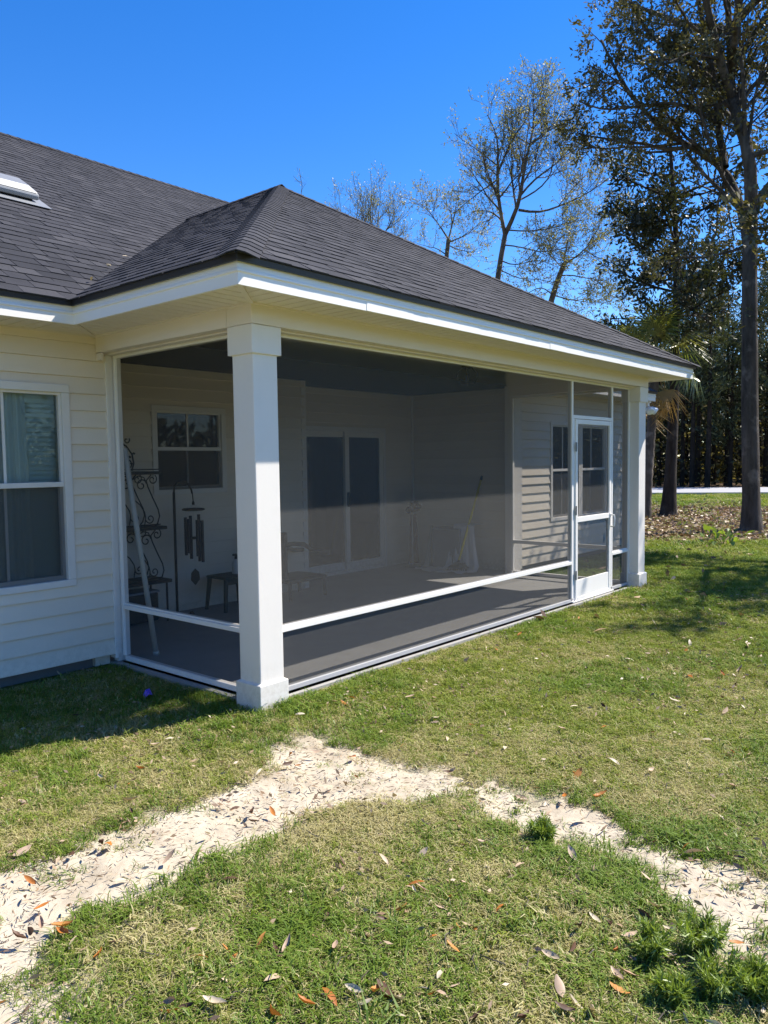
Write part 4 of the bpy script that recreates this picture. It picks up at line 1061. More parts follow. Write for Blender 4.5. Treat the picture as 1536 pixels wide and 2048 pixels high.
# limbs towards and away from the camera give the crown its depth
for k in range(9):
    st_ = limbs[2][0][rg.integers(4, 13)]; d_ = rg.normal(size=3); d_[2] = abs(d_[2])*.6+.35; side_ = -1 if k % 2 else 1
    d_ = d_*.5 + np.array([FWD.x, FWD.y, 0])*side_*1.1 + np.array([0,0,.3]); d_ /= np.linalg.norm(d_)
    limbs.append((smooth_line([st_, st_+d_*1.5, st_+d_*3+np.array([0,0,.3]), st_+d_*rg.uniform(3.6,4.6)+np.array([0,0,.5])], 10, rg, .05), .10, .03))
br_, tw = grow(limbs[1:], rg, 3, (2.0, 3.2, 4.2), (.36, .45, .5), up=.10, spread=1.0, start=.15, minlen=.3)
C, D = twig_leaves(tw, 14, rg, .055)
wood = tubes_mesh('trunk', [(limbs[0][0], np.concatenate([[.30,.23], np.linspace(.195, .155, 14)]), 14)] + br_)
tone = np.clip(.10 + .40*rg.random(len(C)) + .05*(C[:,2]-6), 0, 1)  # leaves paler with height: the sunlit crown top is put into their tone
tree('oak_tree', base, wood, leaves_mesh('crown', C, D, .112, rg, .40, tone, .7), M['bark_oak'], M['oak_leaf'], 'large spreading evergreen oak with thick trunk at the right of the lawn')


# --- darker tree between the oak and the porch
rg = np.random.default_rng(5); DM = 25.2
base = px_dist(1336, 1030, DM); base.z = gz1(base.x, base.y)
tr = [tuple(base - Vector((0,0,.2)))] + pix_line([(1338,1010),(1342,930),(1346,850),(1350,760),(1350,680),(1352,600),(1356,520),(1350,440),(1346,360),(1340,300),(1338,255)], DM)
limbs = [(smooth_line(tr, 18), .34, .07)]
for k in range(34):
    i = rg.integers(8, 18); st_ = limbs[0][0][i]; an = rg.uniform(0, 2*math.pi); ln = rg.uniform(1.0, 2.3)*(1.2 - .035*(i-8)*1.2)
    d_ = np.array([math.cos(an), math.sin(an), rg.uniform(-.1, .5)])
    limbs.append((smooth_line([st_, st_+d_*ln*.5, st_+d_*ln+np.array([0,0,.15])], 7, rg, .04), .045, .012))
br_, tw = grow(limbs[1:], rg, 2, (4.5, 6.0), (.5, .55), up=.05, spread=1.1)
C, D = twig_leaves(tw, 10, rg, .08)
wood = tubes_mesh('trunk', [(limbs[0][0], np.concatenate([[.30,.22], np.linspace(.175, .04, 16)]), 12)] + br_)
tree('dark_tree', base, wood, leaves_mesh('crown', C, D, .15, rg, .42, .1+.5*rg.random(len(C))), M['bark_dark'], M['dark_leaf'], 'slender dark leaved tree standing between the porch and the oak')


# --- off-frame tree to the right whose shade falls on the lawn and far wall
rg = np.random.default_rng(33); base = Vector((12.7, -2.9, 0)); base.z = gz1(base.x, base.y)
trunk = smooth_line([tuple(base-Vector((0,0,.2))), tuple(base+Vector((.1,.1,2))), tuple(base+Vector((-.1,.2,4.2))), tuple(base+Vector((.2,.1,6.6)))], 12)
limbs = [(trunk, .24, .08)]
for k in range(20):
    st_ = trunk[rg.integers(4, 12)]; an = rg.uniform(0, 2*math.pi); ln = rg.uniform(1.6, 3.3); d_ = np.array([math.cos(an), math.sin(an), rg.uniform(.05, .6)])
    limbs.append((smooth_line([st_, st_+d_*ln*.5, st_+d_*ln+np.array([0,0,.3])], 8, rg, .05), .06, .015))
br_, tw = grow(limbs[1:], rg, 2, (3.2, 4.0), (.5, .5), up=.08, spread=1.0)
C, D = twig_leaves(tw, 16, rg, .14)
tree('shade_tree', base, tubes_mesh('trunk', [(trunk, np.linspace(.28, .07, 12), 10)] + br_), leaves_mesh('crown', C, D, .16, rg, .42), M['bark_oak'], M['oak_leaf'], 'evergreen tree just right of the view shading the lawn')

# --- half-bare spring trees behind the house
def bare_tree(name, seed, dist, trunk_px, limb_px, label, leafm, leafsz, per, depth=3, r0=.15, dens=(2.8, 4.0, 4.4), up=.20, thin=1.0):
    rg = np.random.default_rng(seed); b0 = px_dist(trunk_px[0][0], 930, dist); b0.z = -.1
    tl = [(b0.x, b0.y, -.2)] + pix_line(trunk_px, dist); tp = smooth_line(tl, 14)
    limbs = [(tp, r0, r0*.55)]
    for q_, rr_ in limb_px: limbs.append((smooth_line(pix_line(q_, dist, rg, dist*.012), 10, rg, .04), rr_*.62, rr_*.12))
    br_, tw = grow(limbs[1:], rg, depth, dens, (.50, .56, .60), up=up, spread=.92, wander=.12, start=.15, minlen=.45, thin=.0065)
    C, D = twig_leaves(tw, per*3.3, rg, .055); leafsz *= .80
    return tree(name, b0, tubes_mesh('trunk', [(tp, np.linspace(r0*1.2, r0*.6, 14), 9)] + br_), leaves_mesh('crown', C, D, leafsz, rg, .5), M['bark_grey'], leafm, label, group='half-bare spring trees behind the roof')
bare_tree('spring_tree', 41, 30, [(990,600),(993,560),(1003,510),(1010,470)],
    [([(1010,470),(1005,440),(998,410),(992,380),(993,350),(998,300),(988,250),(975,225)], .12), ([(1010,470),(1022,440),(1038,420),(1042,390),(1048,340),(1062,290),(1072,240),(1066,200)], .14),
     ([(1038,420),(1075,430),(1110,415),(1150,400),(1190,375),(1225,350)], .09), ([(1042,390),(1070,360),(1100,335),(1140,300),(1180,285)], .07), ([(993,350),(1010,310),(1030,270),(1055,235),(1062,200)], .06),
     ([(1003,440),(980,425),(955,418),(935,430)], .05), ([(1008,490),(1040,495),(1080,505),(1120,500),(1160,490)], .05), ([(1000,520),(1030,535),(1070,520),(1110,530)], .045), ([(1040,400),(1075,385),(1105,350),(1110,310),(1105,270)], .06), ([(995,380),(970,365),(955,340),(945,320)], .05), ([(1000,540),(1040,560),(1080,555),(1125,575)], .04), ([(1015,460),(1060,465),(1110,455),(1170,440),(1215,430)], .05), ([(1062,290),(1090,270),(1115,235),(1120,205)], .045)],
    'tall half-bare tree with forked trunk rising behind the porch roof', M['bud_leaf'], .10, 2.2)
bare_tree('spring_tree', 42, 32, [(888,560),(892,520),(895,500),(897,478)],
    [([(897,478),(905,455),(912,420),(915,390)], .06), ([(897,478),(885,460),(870,440),(858,420),(840,405)], .06), ([(897,485),(925,475),(950,455),(975,430)], .05), ([(893,510),(870,495),(845,492),(825,485)], .04), ([(897,490),(920,500),(945,505),(960,495)], .04)],
    'small half-bare tree showing over the middle of the roof slope', M['bud_leaf'], .10, 2.6, r0=.14)
bare_tree('spring_tree', 43, 36, [(748,560),(748,520),(745,490)],
    [([(745,490),(735,460),(725,430),(715,400)], .05), ([(745,490),(752,455),(758,420),(762,385)], .05), ([(745,495),(770,470),(785,440),(790,410)], .05), ([(745,500),(715,480),(690,450),(672,415)], .045), ([(745,490),(742,450),(740,420),(745,390)], .05), ([(745,500),(780,490),(800,470)], .04)],
    'pale twiggy treetop peeking over the roof nearest the peak', M['bud_leaf'], .085, 1.6, r0=.12, up=.45)
bare_tree('spring_tree', 44, 31, [(1092,650),(1100,600),(1112,565),(1128,528)],
    [([(1128,528),(1132,500),(1138,470),(1150,445)], .06), ([(1128,528),(1150,520),(1175,490),(1200,475),(1235,455)], .06), ([(1118,552),(1150,550),(1190,560),(1230,570)], .05), ([(1105,590),(1080,570),(1060,590),(1030,585)], .045), ([(1105,590),(1140,600),(1180,595),(1215,610)], .045), ([(1170,500),(1200,520),(1230,520),(1260,500)], .04), ([(1098,610),(1130,630),(1165,650)], .04), ([(1125,535),(1100,510),(1085,480)], .04), ([(1175,490),(1195,460),(1205,430)], .035), ([(1190,560),(1220,590),(1250,600)], .035)],
    'low half-bare tree with yellow green new leaves beside the roof end', M['yellow_leaf'], .11, 2.6, r0=.16)
bare_tree('sapling', 45, 30, [(604,470),(603,420),(603,395)], [([(603,395),(604,370),(602,348)], .018), ([(603,385),(610,372),(613,362)], .010)], 'thin bare sapling tip above the roof peak', M['bud_leaf'], .06, 1.0, depth=1, r0=.025, dens=(3, 2, 2))

# --- cabbage palm behind the porch end
rg = np.random.default_rng(51); DP = 24.0; pc = px_dist(1312, 705, DP); pb = Vector((pc.x, pc.y, gz1(pc.x, pc.y)))
palm = empty('palm_tree', pb); PI_ = Matrix.Translation(-pb); tag(palm, 'fan palm with gold dead fronds behind the far porch corner', 'palm')
tk = MB(); z = pb.z - .1; pts = []; rad = []
while z < pc.z - .2: t_ = 1 - (z-pb.z)/(pc.z-pb.z); pts.append((pb.x - RIGHT.x*.26*t_, pb.y - RIGHT.y*.26*t_, z)); rad.append(.12 + .02*(len(pts) % 2) + .04*max(0, 1-(z-pb.z)/.6)); z += .14
tk.tube(pts, rad, 12); o = tk.build('trunk', M['bark_grey'], smooth=True); o.parent = palm; o.matrix_parent_inverse = PI_
def frond_mesh(seed, droop, dead):
    r2 = np.random.default_rng(seed); b = MB(); Lp = r2.uniform(.75, 1.05)
    cen = Vector((Lp, 0, .12 - droop*.25)); b.tube([(0,0,0), (Lp*.5, 0, .12), cen], [.018, .014, .010], 5)
    nl = 26
    for k in range(nl):
        a_ = (k/(nl-1) - .5)*2*math.radians(128 if not dead else 80); ln = r2.uniform(.75, 1.0)*(1.05 - .25*abs(a_)/2.2)
        dr = Vector((math.cos(a_), math.sin(a_), .10 - droop*.35)); sd_v = Vector((-math.sin(a_), math.cos(a_), 0)); w_ = .017
        p1 = cen + dr*ln*.5 + Vector((0,0,.03)); p2 = cen + dr*ln*r2.uniform(.85, 1.1) + Vector((0,0,-.28*ln - droop*.3 - r2.random()*.25))
        b.add([cen - sd_v*.006, cen + sd_v*.006, p1 + sd_v*w_ + Vector((0,0,.012)), p1 - sd_v*w_, p2], [(0,1,2,3), (3,2,4)])
    me = bpy.data.meshes.new('frond'); me.from_pydata([tuple(p) for p in b.v], [], b.f); me.materials.append(M['palm_dead'] if dead else M['palm']); me.update(); return me
fm = [frond_mesh(s_, .1*s_, False) for s_ in range(4)]; fd = [frond_mesh(60+s_, .6, True) for s_ in range(2)]
for k in range(34):
    dead = k >= 31
    el = rg.uniform(-35, 75) if not dead else rg.uniform(-78, -50); az = k*137.5 + rg.uniform(-20, 20)
    o = bpy.data.objects.new('frond', fd[k % 2] if dead else fm[k % 4]); COL.objects.link(o); o.parent = palm
    o.location = (0, 0, pc.z - pb.z - .15 - (.25 if dead else 0) + rg.uniform(-.15, .15)); o.rotation_euler = (rg.uniform(-.4, .4), -math.radians(el), math.radians(az)); s_ = rg.uniform(.85, 1.1); o.scale = (s_, s_, s_)

# --- pines of the wood beyond the road
def pine_meshes(seed, H, low):
    rg = np.random.default_rng(seed); tp = smooth_line([(0,0,-.3), (rg.normal()*.12, rg.normal()*.12, H*.4), (rg.normal()*.2, rg.normal()*.2, H)], 12)
    br_ = [(tp, np.linspace(.19, .03, 12), 8)]; C, D = [], []
    z = H*low
    while z < H*.99:
        for k in range(rg.integers(2, 5)):
            an = rg.uniform(0, 2*math.pi); t = (z/H); ln = (1-t)*2.6*rg.uniform(.5, 1.1) + .35; d_ = np.array([math.cos(an), math.sin(an), rg.uniform(-.05, .45)])
            f = t*11; i = min(int(f), 10); p = tp[i] + (tp[i+1]-tp[i])*(f-i); q_ = np.array([p, p+d_*ln*.5, p+d_*ln+np.array([0,0,.25*ln])]); br_.append((q_, [.03, .02, .008], 4))
            n = int(10 + ln*24); s_ = rg.uniform(.3, 1.05, n); C.append(p + d_*ln*s_[:, None] + rg.normal(size=(n, 3))*.16 + np.array([0,0,1])*(.25*ln*s_**2)[:, None]); D.append(np.tile(d_ + np.array([0,0,.5]), (n, 1)))
        z += rg.uniform(.25, .5)
    C = np.concatenate(C); D = np.concatenate(D); return tubes_mesh('trunk', br_), leaves_mesh('crown', C, D, .42, rg, .16, jitter=.7)
pm = [pine_meshes(70+k, H, low) for k, (H, low) in enumerate(((15.5, .38), (13.5, .42), (17, .45), (11, .25)))]
spots = [(1212, 55, 3), (1395, 52, 1), (1428, 56, 0), (1460, 51, 3), (1478, 60, 1), (1530, 53, 0), (1562, 57, 1), (1600, 52, 3), (1372, 60, 3), (1318, 54, 3), (1290, 58, 1), (1250, 62, 3), (1410, 66, 1), (1446, 70, 0), (1512, 64, 3), (1345, 66, 1), (1640, 56, 1), (1690, 54, 0), (1384, 50, 1), (1415, 49.5, 0), (1453, 53, 1), (1541, 50, 1), (1365, 52, 0), (1520, 58, 0)]
rg = np.random.default_rng(80); ordn = 'first second third fourth fifth sixth seventh eighth ninth tenth eleventh twelfth thirteenth fourteenth fifteenth sixteenth seventeenth eighteenth nineteenth twentieth twenty-first twenty-second twenty-third twenty-fourth'.split()
kinds = ['tall thin', 'middle sized', 'very tall', 'short bushy']; spots.sort()
for i_, (u_, d_, k) in enumerate(spots):
    p = px_dist(u_, 930, d_); r_o = empty('pine_tree', (p.x, p.y, -.05)); r_o.rotation_euler = (0, 0, rg.uniform(0, 6.28)); s_ = rg.uniform(.82, 1.0); r_o.scale = (s_, s_, s_)
    for nm, me, mt in (('trunk', pm[k][0], M['bark_pine']), ('crown', pm[k][1], M['pine'])):
        o = link(nm, me, mt); o.parent = r_o
    tag(r_o, kinds[k] + ' pine beyond the road, ' + ordn[i_] + ' from the left', 'pine tree', 'pines in the wood beyond the road')
# undergrowth and far wood, one mass
def thicket(name, seed, n, d0, d1, hmax, size, label, mat, a0, a1):
    rg = np.random.default_rng(seed); an = rg.uniform(a0, a1, n); d_ = rg.uniform(d0, d1, n); C = np.zeros((n, 3)); D = rg.normal(size=(n, 3)); D[:, 2] = np.abs(D[:, 2])
    C[:, 0] = CAM.x + np.cos(an)*d_; C[:, 1] = CAM.y + np.sin(an)*d_
    top = hmax*(.35 + .9*fbm(an*9, d_*.12, 90, 3)); C[:, 2] = -.1 + rg.random(n)**1.25*top
    tag(link(name, leaves_mesh(name, C, D, size, rg, .5, rg.random(n)**1.8), mat), label, 'undergrowth', kind='stuff')
thicket('undergrowth', 91, 26000, 50.5, 61, 6.5, .32, 'dark tangled undergrowth along the edge of the wood', M['under'], -.25, .65)
thicket('far_wood', 92, 40000, 62, 80, 13.0, .7, 'dark mass of the far wood behind the pines', M['under'], -.35, .62)
thicket('added_tree_line', 93, 40000, 66, 84, 8.0, 1.0, 'low dark tree line added out of view round the lawn', M['under'], .62, 2*math.pi-.35)  # unseen ring added so window glass reflects dark and low sky dims

# ================================================================== LAWN COVER
def on_lawn(x, y):
    porch = (x > .03) & (x < 6.42) & (y > .04)
    posts = ((x > -.03) & (x < .24) & (y > -.03) & (y < .24)) | ((x > 6.08) & (x < 6.34) & (y > -.03) & (y < .24))
    hse = (y > YW - .005) & (x > XL) & (x < XE)
    return ~(porch | hse | posts)
def in_view(x, y, margin):
    dx, dy = x - CAM.x, y - CAM.y; f_ = dx*FWD.x + dy*FWD.y; r_ = dx*RIGHT.x + dy*RIGHT.y
    return (f_ > .8) & (np.abs(r_) < f_*.53 + margin)
def clump(name, mat, nb, h, rad, w_, lean, seed):
    r2 = np.random.default_rng(seed); V = []; F = []
    for k in range(nb):
        a = r2.uniform(0, 6.283); rr_ = rad*math.sqrt(r2.random()); p = np.array([rr_*math.cos(a), rr_*math.sin(a), -.004]); b_ = r2.uniform(0, 6.283)
        hh = h*r2.uniform(.45, 1.2); ln = lean*r2.uniform(.3, 1.5)*hh; ld = np.array([math.cos(b_), math.sin(b_), 0]); sd_v = np.array([-math.sin(b_), math.cos(b_), 0])*w_*r2.uniform(.7, 1.3)/2
        m_ = p + ld*ln*.3 + np.array([0,0,hh*.6]); t_ = p + ld*ln + np.array([0,0,hh*(1-.25*lean)]); n0 = len(V)
        V += [p-sd_v, p+sd_v, m_+sd_v*.85, m_-sd_v*.85, t_]; F += [(n0, n0+1, n0+2, n0+3), (n0+3, n0+2, n0+4)]
    me = bpy.data.meshes.new(name); me.from_pydata([tuple(v) for v in V], [], F); me.materials.append(mat); me.update()
    return bpy.data.objects.new(name, me)
protos = [clump('blade_tuft', M['grass_green'], 20, .038, .042, .0036, 1.1, 1), clump('blade_tuft', M['grass_green'], 20, .032, .046, .0036, 1.5, 2),
          clump('blade_tuft', M['grass_dry'], 18, .030, .046, .0033, 1.6, 3), clump('blade_tuft', M['grass_dry'], 18, .036, .042, .0032, 1.2, 4),
          clump('blade_tuft', M['grass_lush'], 20, .048, .042, .0040, 1.0, 5), clump('blade_tuft', M['grass_lush'], 16, .044, .045, .0048, 1.3, 6)]
def scatter_gn(name, pts, rot, scl, idx, objs):
    n = len(pts); me = bpy.data.meshes.new(name); me.vertices.add(n); me.vertices.foreach_set('co', np.asarray(pts, np.float32).ravel())
    a = me.attributes.new('rot', 'FLOAT_VECTOR', 'POINT'); a.data.foreach_set('vector', np.asarray(rot, np.float32).ravel())
    a = me.attributes.new('scl', 'FLOAT_VECTOR', 'POINT'); a.data.foreach_set('vector', np.asarray(scl, np.float32).ravel())
    a = me.attributes.new('idx', 'INT', 'POINT'); a.data.foreach_set('value', np.asarray(idx, np.int32)); me.update()
    o = bpy.data.objects.new(name, me); COL.objects.link(o)
    ng = bpy.data.node_groups.new(name, 'GeometryNodeTree'); ng.interface.new_socket('Geometry', in_out='INPUT', socket_type='NodeSocketGeometry'); ng.interface.new_socket('Geometry', in_out='OUTPUT', socket_type='NodeSocketGeometry')
    N = ng.nodes; gi = N.new('NodeGroupInput'); go = N.new('NodeGroupOutput'); ip = N.new('GeometryNodeInstanceOnPoints'); g2i = N.new('GeometryNodeGeometryToInstance')
    for ob in reversed(objs):
        oi = N.new('GeometryNodeObjectInfo'); oi.inputs['Object'].default_value = ob; oi.inputs['As Instance'].default_value = True; ng.links.new(oi.outputs['Geometry'], g2i.inputs[0])
    def nattr(nm, ty):
        q_ = N.new('GeometryNodeInputNamedAttribute'); q_.data_type = ty; q_.inputs['Name'].default_value = nm; return [s_ for s_ in q_.outputs if s_.enabled and s_.name == 'Attribute'][0]
    jn = N.new('GeometryNodeJoinGeometry')
    for l_ in list(ng.links): ng.links.remove(l_)
    for ob_n in [q_ for q_ in N if q_.bl_idname == 'GeometryNodeObjectInfo']: ng.links.new(ob_n.outputs['Geometry'], jn.inputs[0])
    N.remove(g2i)
    ng.links.new(gi.outputs[0], ip.inputs['Points']); ng.links.new(jn.outputs[0], ip.inputs['Instance']); ip.inputs['Pick Instance'].default_value = True
    ng.links.new(nattr('idx', 'INT'), ip.inputs['Instance Index']); ng.links.new(nattr('rot', 'FLOAT_VECTOR'), ip.inputs['Rotation']); ng.links.new(nattr('scl', 'FLOAT_VECTOR'), ip.inputs['Scale'])
    ng.links.new(ip.outputs[0], go.inputs[0]); md = o.modifiers.new('tufts', 'NODES'); md.node_group = ng; return o
rg = np.random.default_rng(101); PX, PY, SCL = [], [], []
for d0, d1, dens, s_ in ((1.2, 4.6, 1700, 1.0), (4.6, 8, 1100, 1.1), (8, 14, 480, 1.5), (14, 24, 110, 2.5), (24, 41, 32, 4.2)):
    area = .5*(d1*d1-d0*d0)*1.5; n = int(dens*area); r_ = np.sqrt(rg.uniform(d0*d0, d1*d1, n)); th = math.atan2(FWD.y, FWD.x) + rg.uniform(-.75, .75, n)
    x, y = CAM.x + r_*np.cos(th), CAM.y + r_*np.sin(th); k = on_lawn(x, y) & in_view(x, y, 1.5); PX.append(x[k]); PY.append(y[k]); SCL.append(np.full(k.sum(), s_))
x, y, sc = np.concatenate(PX), np.concatenate(PY), np.concatenate(SCL)
sd_ = sand_sd(x, y); lm = litter_mask(x, y)
pat = sstep(.50, .66, fbm(x*6, y*6, 55, 3))
keep = rg.random(len(x)) < np.clip(sstep(-.13, .13, sd_)**1.6 + .55*pat*sstep(-.30, -.02, sd_) + .014, 0, 1) * (1 - .85*lm)
x, y, sc, sd_ = x[keep], y[keep], sc[keep], sd_[keep]
dry = fbm(x*.8, y*.8, 41, 4)*.62 + fbm(x*5, y*5, 43, 3)*.38 + (rg.random(len(x))-.5)*.62
dry = dry + .20*sstep(6.0, 2.6, np.hypot(x-CAM.x, y-CAM.y)) - .09*sstep(1, 6, x)
edge = sstep(.16, .0, sd_)*(fbm(x*3, y*3, 45) > .45)
lush = (fbm(x*1.4, y*1.4, 47) + .22*edge + (rg.random(len(x))-.5)*.5) > .70
idx = np.where(lush, 4 + rg.integers(0, 2, len(x)), np.where(dry > .60, 2 + rg.integers(0, 2, len(x)), rg.integers(0, 2, len(x))))
hs_ = sc*np.where(rg.random(len(x)) < .04, rg.uniform(1.3, 1.8, len(x)), rg.uniform(.65, 1.2, len(x)))*np.where(sd_ < .0, .8, 1.0); hh = np.minimum(hs_, 1.0 + .5*(hs_-1))*(.8 + .5*fbm(x*2.5, y*2.5, 49))
nearpost = sstep(.35, .05, np.minimum(np.hypot(x-.1, y+.03), np.hypot(x-6.2, y+.03))); hh = hh*(1 + .8*nearpost)
z = gz(x, y) - .018*sstep(.02, -.06, sd_)
rot = np.stack([rg.normal(size=len(x))*.12, rg.normal(size=len(x))*.12, rg.uniform(0, 6.283, len(x))], 1)
grass = scatter_gn('grass', np.stack([x, y, z], 1), rot, np.stack([hs_, hs_, hh], 1), idx, protos)
tag(grass, 'short mown lawn grass, green with straw coloured patches', 'grass', kind='stuff')

# fallen leaves: curled blades, the nearest as things of their own
def leaf_mesh(seed, curl, fold, asp):
    r2 = np.random.default_rng(seed); V = []; F = []; n = 7
    for i in range(n):
        t = i/(n-1); w_ = asp*.5*math.sin(math.pi*min(1, t*.96+.03))**.8; zz_ = curl*(t-.5)**2 + r2.normal()*.012; 
        for s_ in (-1, 0, 1): V.append((t-.5, s_*w_, zz_ + fold*abs(s_)*w_*2 + r2.normal()*.01))
    for i in range(n-1):
        for s_ in (0, 1): F.append((i*3+s_, (i+1)*3+s_, (i+1)*3+s_+1, i*3+s_+1))
    return V, F
LM = {}
for mk in ('leaf_orange', 'leaf_tan', 'leaf_pale', 'leaf_dark'):
    for v_ in range(4):
        V, F = leaf_mesh(v_*7+3, (.35, -.3, .7, .15)[v_], (.25, .1, .5, -.15)[v_], (.34, .28, .30, .40)[v_])
        me = bpy.data.meshes.new('fallen_leaf'); me.from_pydata(V, [], F); me.materials.append(M[mk]); me.polygons.foreach_set('use_smooth', [True]*len(F)); me.update(); LM[mk, v_] = me
rl = random.Random(17)
def zone(p):
    if p.z > 1: return 'in the roof valley'
    q_ = to_px(p); u_, v_ = q_[0], q_[1]; d = math.hypot(p.x-CAM.x, p.y-CAM.y)
    side_ = 'far left' if u_ < 300 else ('below the near post' if u_ < 600 else ('below the long screen' if u_ < 950 else ('below the screen door' if u_ < 1250 else 'far right')))
    if sand_sd(np.array([p.x]), np.array([p.y]))[0] < -.02: return 'on the pale sand, ' + side_
    if YW-1.3 < p.y and p.x < .1: return 'in shade beside the house, ' + side_
    return ('on nearest lawn, ' if d < 3.0 else ('on lawn past the sand, ' if d < 5 else ('on lawn near the porch, ' if d < 8 else 'on the far lawn, '))) + side_
look = {'leaf_orange': 'orange brown fallen leaf', 'leaf_tan': 'pinkish tan fallen leaf', 'leaf_pale': 'pale straw fallen leaf', 'leaf_dark': 'dark brown fallen leaf'}
def put_leaf(p, mk, size, zo_=None):
    o = bpy.data.objects.new('fallen_leaf', LM[mk, rl.randrange(4)]); COL.objects.link(o); o.location = p
    o.rotation_euler = (rl.gauss(0, .45), rl.gauss(0, .35), rl.uniform(0, 6.283)); o.scale = (size, size, size)
    tag(o, look[mk] + ' lying ' + (zo_ or zone(p)), 'leaf', 'fallen leaves')
seen = 'O128,1862 O124,1850 D205,1690 O218,1690 O520,1885 O660,1995 T725,1963 T548,1960 O1240,1992 T1260,1960 O400,1915 T575,1895 O830,1775 T845,1790 O805,1830 T1040,1740 T1145,1720 T1165,1640 T1385,1715 O1200,1600 T1310,1830 D1290,1845 T1330,1925 T1120,1990 D1130,2030 T1180,2035 O1130,1600 T1095,1635 D505,1625 O545,1625 O580,1510 D575,1530 O705,1515 T630,1505 T340,1720 D460,1760 O85,1810 D35,1870 T45,1700 O60,1760 D470,1615 T820,1400 P870,1440 P1150,1420 P1010,1500 O1155,1555 P1230,1530 T1300,1550 P600,1440 T260,1600 P185,1460 T690,1345 P1310,1250 P1420,1230 P1390,1190 T930,1330 P1500,1140 P1330,1110 T1180,1290 P1260,1320 P1380,1290 T1480,1340 P1350,1400 T1450,1420 P1410,1480 T1500,1510 O1380,1350 D700,1420 D1160,1870 T1235,1970 O545,2030 T345,2000 O610,2010 P430,2010 P880,1960 T905,1985 P790,2000 D770,1990 O755,1990'.split()
cm = {'O': 'leaf_orange', 'T': 'leaf_tan', 'P': 'leaf_pale', 'D': 'leaf_dark'}; npl = 0
for q_ in seen:
    u_, v_ = map(float, q_[1:].split(',')); p = px_z(u_, v_, -.05); d_ = math.hypot(p.x-CAM.x, p.y-CAM.y); p.z = gz1(p.x, p.y) + .030
    if on_lawn(np.array([p.x]), np.array([p.y]))[0]: put_leaf(p, cm[q_[0]], rl.uniform(.060, .085)*(1.0 if d_ < 5 else 1.1)); npl += 1
tries = 0
while npl < 292 and tries < 6000:
    tries += 1; u_ = rl.uniform(-20, 1556); v_ = 1080 + 980*rl.random()**.8; p = px_z(u_, v_, -.05); d_ = math.hypot(p.x-CAM.x, p.y-CAM.y)
    if d_ > 13 or not on_lawn(np.array([p.x]), np.array([p.y]))[0]: continue
    if rl.random() > .45 + .5*sstep(-1, 3, p.x): continue
    r_ = rl.random(); mk = 'leaf_tan' if r_ < .42 else ('leaf_pale' if r_ < .62 else ('leaf_orange' if r_ < .80 else 'leaf_dark'))
    p.z = gz1(p.x, p.y) + rl.uniform(.012, .035); put_leaf(p, mk, rl.uniform(.028, .062)*(1 + .03*d_)); npl += 1
for t in (.12, .24, .36):
    put_leaf(Vector((xa0 + t*3.2, YE + t*3.2 - .04, Z0 + SL*t*3.2 + .03)), 'leaf_pale', .07)
# litter under the trees and beside the lawn, past counting
rg = np.random.default_rng(111); n = 60000; th = math.atan2(FWD.y, FWD.x) - .35 + rg.uniform(-.42, .42, n); r_ = np.sqrt(rg.uniform(7**2, 36**2, n)); x, y = CAM.x + r_*np.cos(th), CAM.y + r_*np.sin(th)
k = on_lawn(x, y) & (rg.random(n) < np.maximum(litter_mask(x, y), .035)); x, y = x[k], y[k]; C = np.stack([x, y, gz(x, y) + rg.uniform(.01, .05, len(x))], 1)
D = rg.normal(size=(len(x), 3)); D[:, 2] *= .25
tag(link('leaf_litter', leaves_mesh('leaf_litter', C, D, .11, rg, .45, None, .1), M['litter']), 'brown dead leaves carpeting the ground under the oak', 'leaf litter', kind='stuff')
n = 15000; th = math.atan2(FWD.y, FWD.x) + rg.uniform(-.62, .62, n); r_ = np.sqrt(rg.uniform(2.2**2, 11**2, n)); x, y = CAM.x + r_*np.cos(th), CAM.y + r_*np.sin(th)
k = on_lawn(x, y) & (rg.random(n) < .9*sstep(.42, .7, fbm(x*1.6, y*1.6, 61, 3)) + .12); x, y = x[k], y[k]; C = np.stack([x, y, gz(x, y) + rg.uniform(.012, .032, len(x))], 1); D = rg.normal(size=(len(x), 3)); D[:, 2] *= .35
tag(link('lawn_chaff', leaves_mesh('lawn_chaff', C, D, .034, rg, .38, .35 + .65*rg.random(len(x)), .15), M['litter']), 'small dead leaf scraps speckling the lawn', 'leaf litter', kind='stuff')
# bits of twig and chaff on the sand
rg = np.random.default_rng(121); x = rg.uniform(-3.2, .2, 9000); y = rg.uniform(-3.5, -.4, 9000); k = sand_sd(x, y) < .0; x, y = x[k], y[k]
C = np.stack([x, y, gz(x, y) + .012], 1); D = rg.normal(size=(len(x), 3)); D[:, 2] *= .12
tag(link('sand_debris', leaves_mesh('sand_debris', C, D, .030, rg, .14, rg.random(len(x))**1.7, .05), M['litter']), 'dark twigs and dry chaff strewn over the sand', 'debris', kind='stuff')
# twigs
tm = MB()
for k in range(60):
    p = px_z(rl.uniform(0, 1536), rl.uniform(1480, 2048), -.06)
    if not on_lawn(np.array([p.x]), np.array([p.y]))[0]: continue
    a_ = rl.uniform(0, 6.28); L_ = rl.uniform(.03, .10); z = gz1(p.x, p.y) + .02
    tm.tube([(p.x, p.y, z), (p.x + L_*.5*math.cos(a_), p.y + L_*.5*math.sin(a_), z + .008), (p.x + L_*math.cos(a_+.3), p.y + L_*math.sin(a_+.3), z)], .0022, 4)
tag(tm.build('twigs', M['bark_grey']), 'small dry twigs scattered over lawn and sand', 'twigs', kind='stuff')
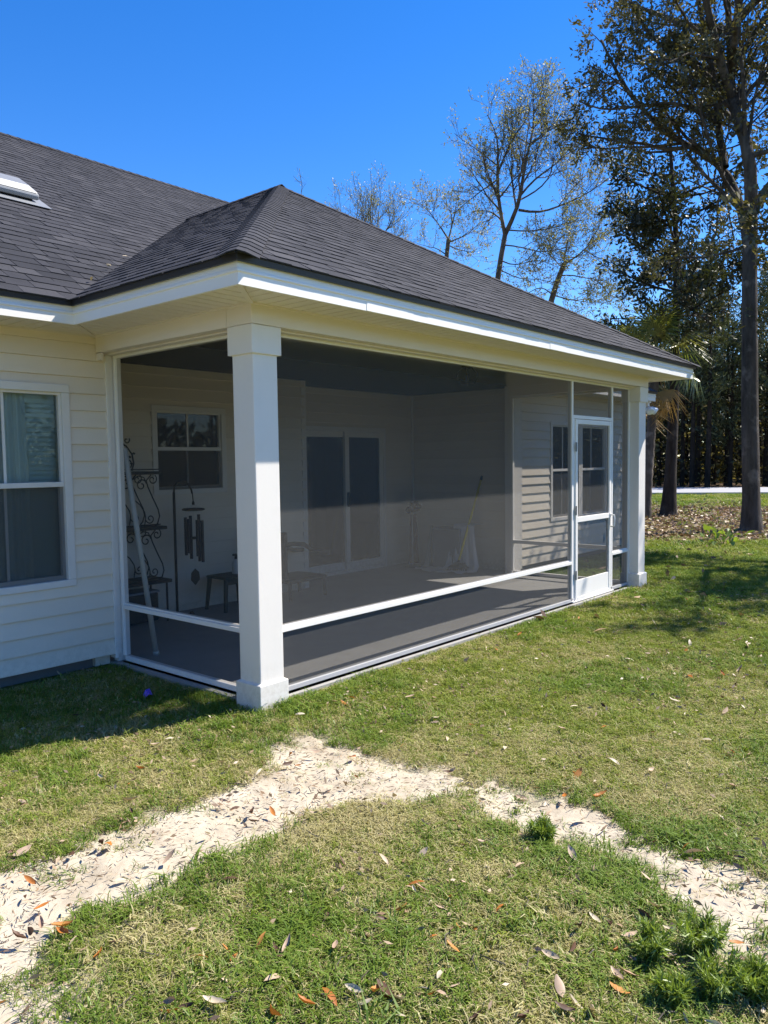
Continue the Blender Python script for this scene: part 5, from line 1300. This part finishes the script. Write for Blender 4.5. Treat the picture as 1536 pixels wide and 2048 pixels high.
# feathery weeds at the lower right
def weed(p, h, seed, label):
    r2 = np.random.default_rng(seed); r_o = empty('feathery_weed', p); st_ = []; C, D = [], []
    for k in range(14):
        a_ = r2.uniform(0, 6.283); ln = h*r2.uniform(.6, 1.1); e_ = np.array([math.cos(a_)*.55, math.sin(a_)*.55, .8]); q_ = np.array([[0,0,0], e_*ln*.5, e_*ln + np.array([0,0,-.02])]); st_.append((q_, [.003, .002, .001], 4))
        n = 130; t = r2.uniform(.10, 1, n); C.append(e_*ln*t[:, None] + r2.normal(size=(n, 3))*.006); D.append(np.tile(e_*.5, (n, 1)) + r2.normal(size=(n, 3))*.6)
    o = link('stems', tubes_mesh('stems', st_), M['grass_lush']); o.parent = r_o
    o = link('leaves', leaves_mesh('leaves', np.concatenate(C), np.concatenate(D), .032, r2, .14, None, .5), M['weed']); o.parent = r_o; tag(r_o, label, 'weed', 'feathery weeds at the lawn edge')
for k, (u_, v_, h_, lb) in enumerate(((1400,1925,.15,'tallest feathery green weed beside the pale sand patch'), (1300,1935,.11,'bright green weed left of the tallest weed'), (1440,2010,.12,'feathery weed at the bottom edge below the tallest weed'), (1350,2020,.08,'low weed beside the heap of dead leaves'), (1510,2010,.10,'weed in the bottom right corner of the lawn'), (1085,1690,.09,'weed tuft at the left end of the broken sand strip'))):
    p = px_z(u_, v_, -.08); p.z = gz1(p.x, p.y); weed(p, h_, 130+k, lb)
r2 = np.random.default_rng(140); p = px_z(1446, 1092, -.1); p.z = gz1(p.x, p.y); r_o = empty('broadleaf_seedling', p); C = r2.normal(size=(46, 3))*np.array([.16,.16,.07]) + np.array([0,0,.17]); D = C.copy(); D[:, 2] += .15
o = link('leaves', leaves_mesh('leaves', C, D, .17, r2, .4, None, .3), M['weed']); o.parent = r_o
o = link('stems', tubes_mesh('stems', [(np.array([[0,0,0], c_*.6, c_]), [.008,.006,.003], 4) for c_ in C[:14]]), M['grass_lush']); o.parent = r_o; tag(r_o, 'leafy green seedling on the shaded lawn left of the oak trunk', 'seedling')
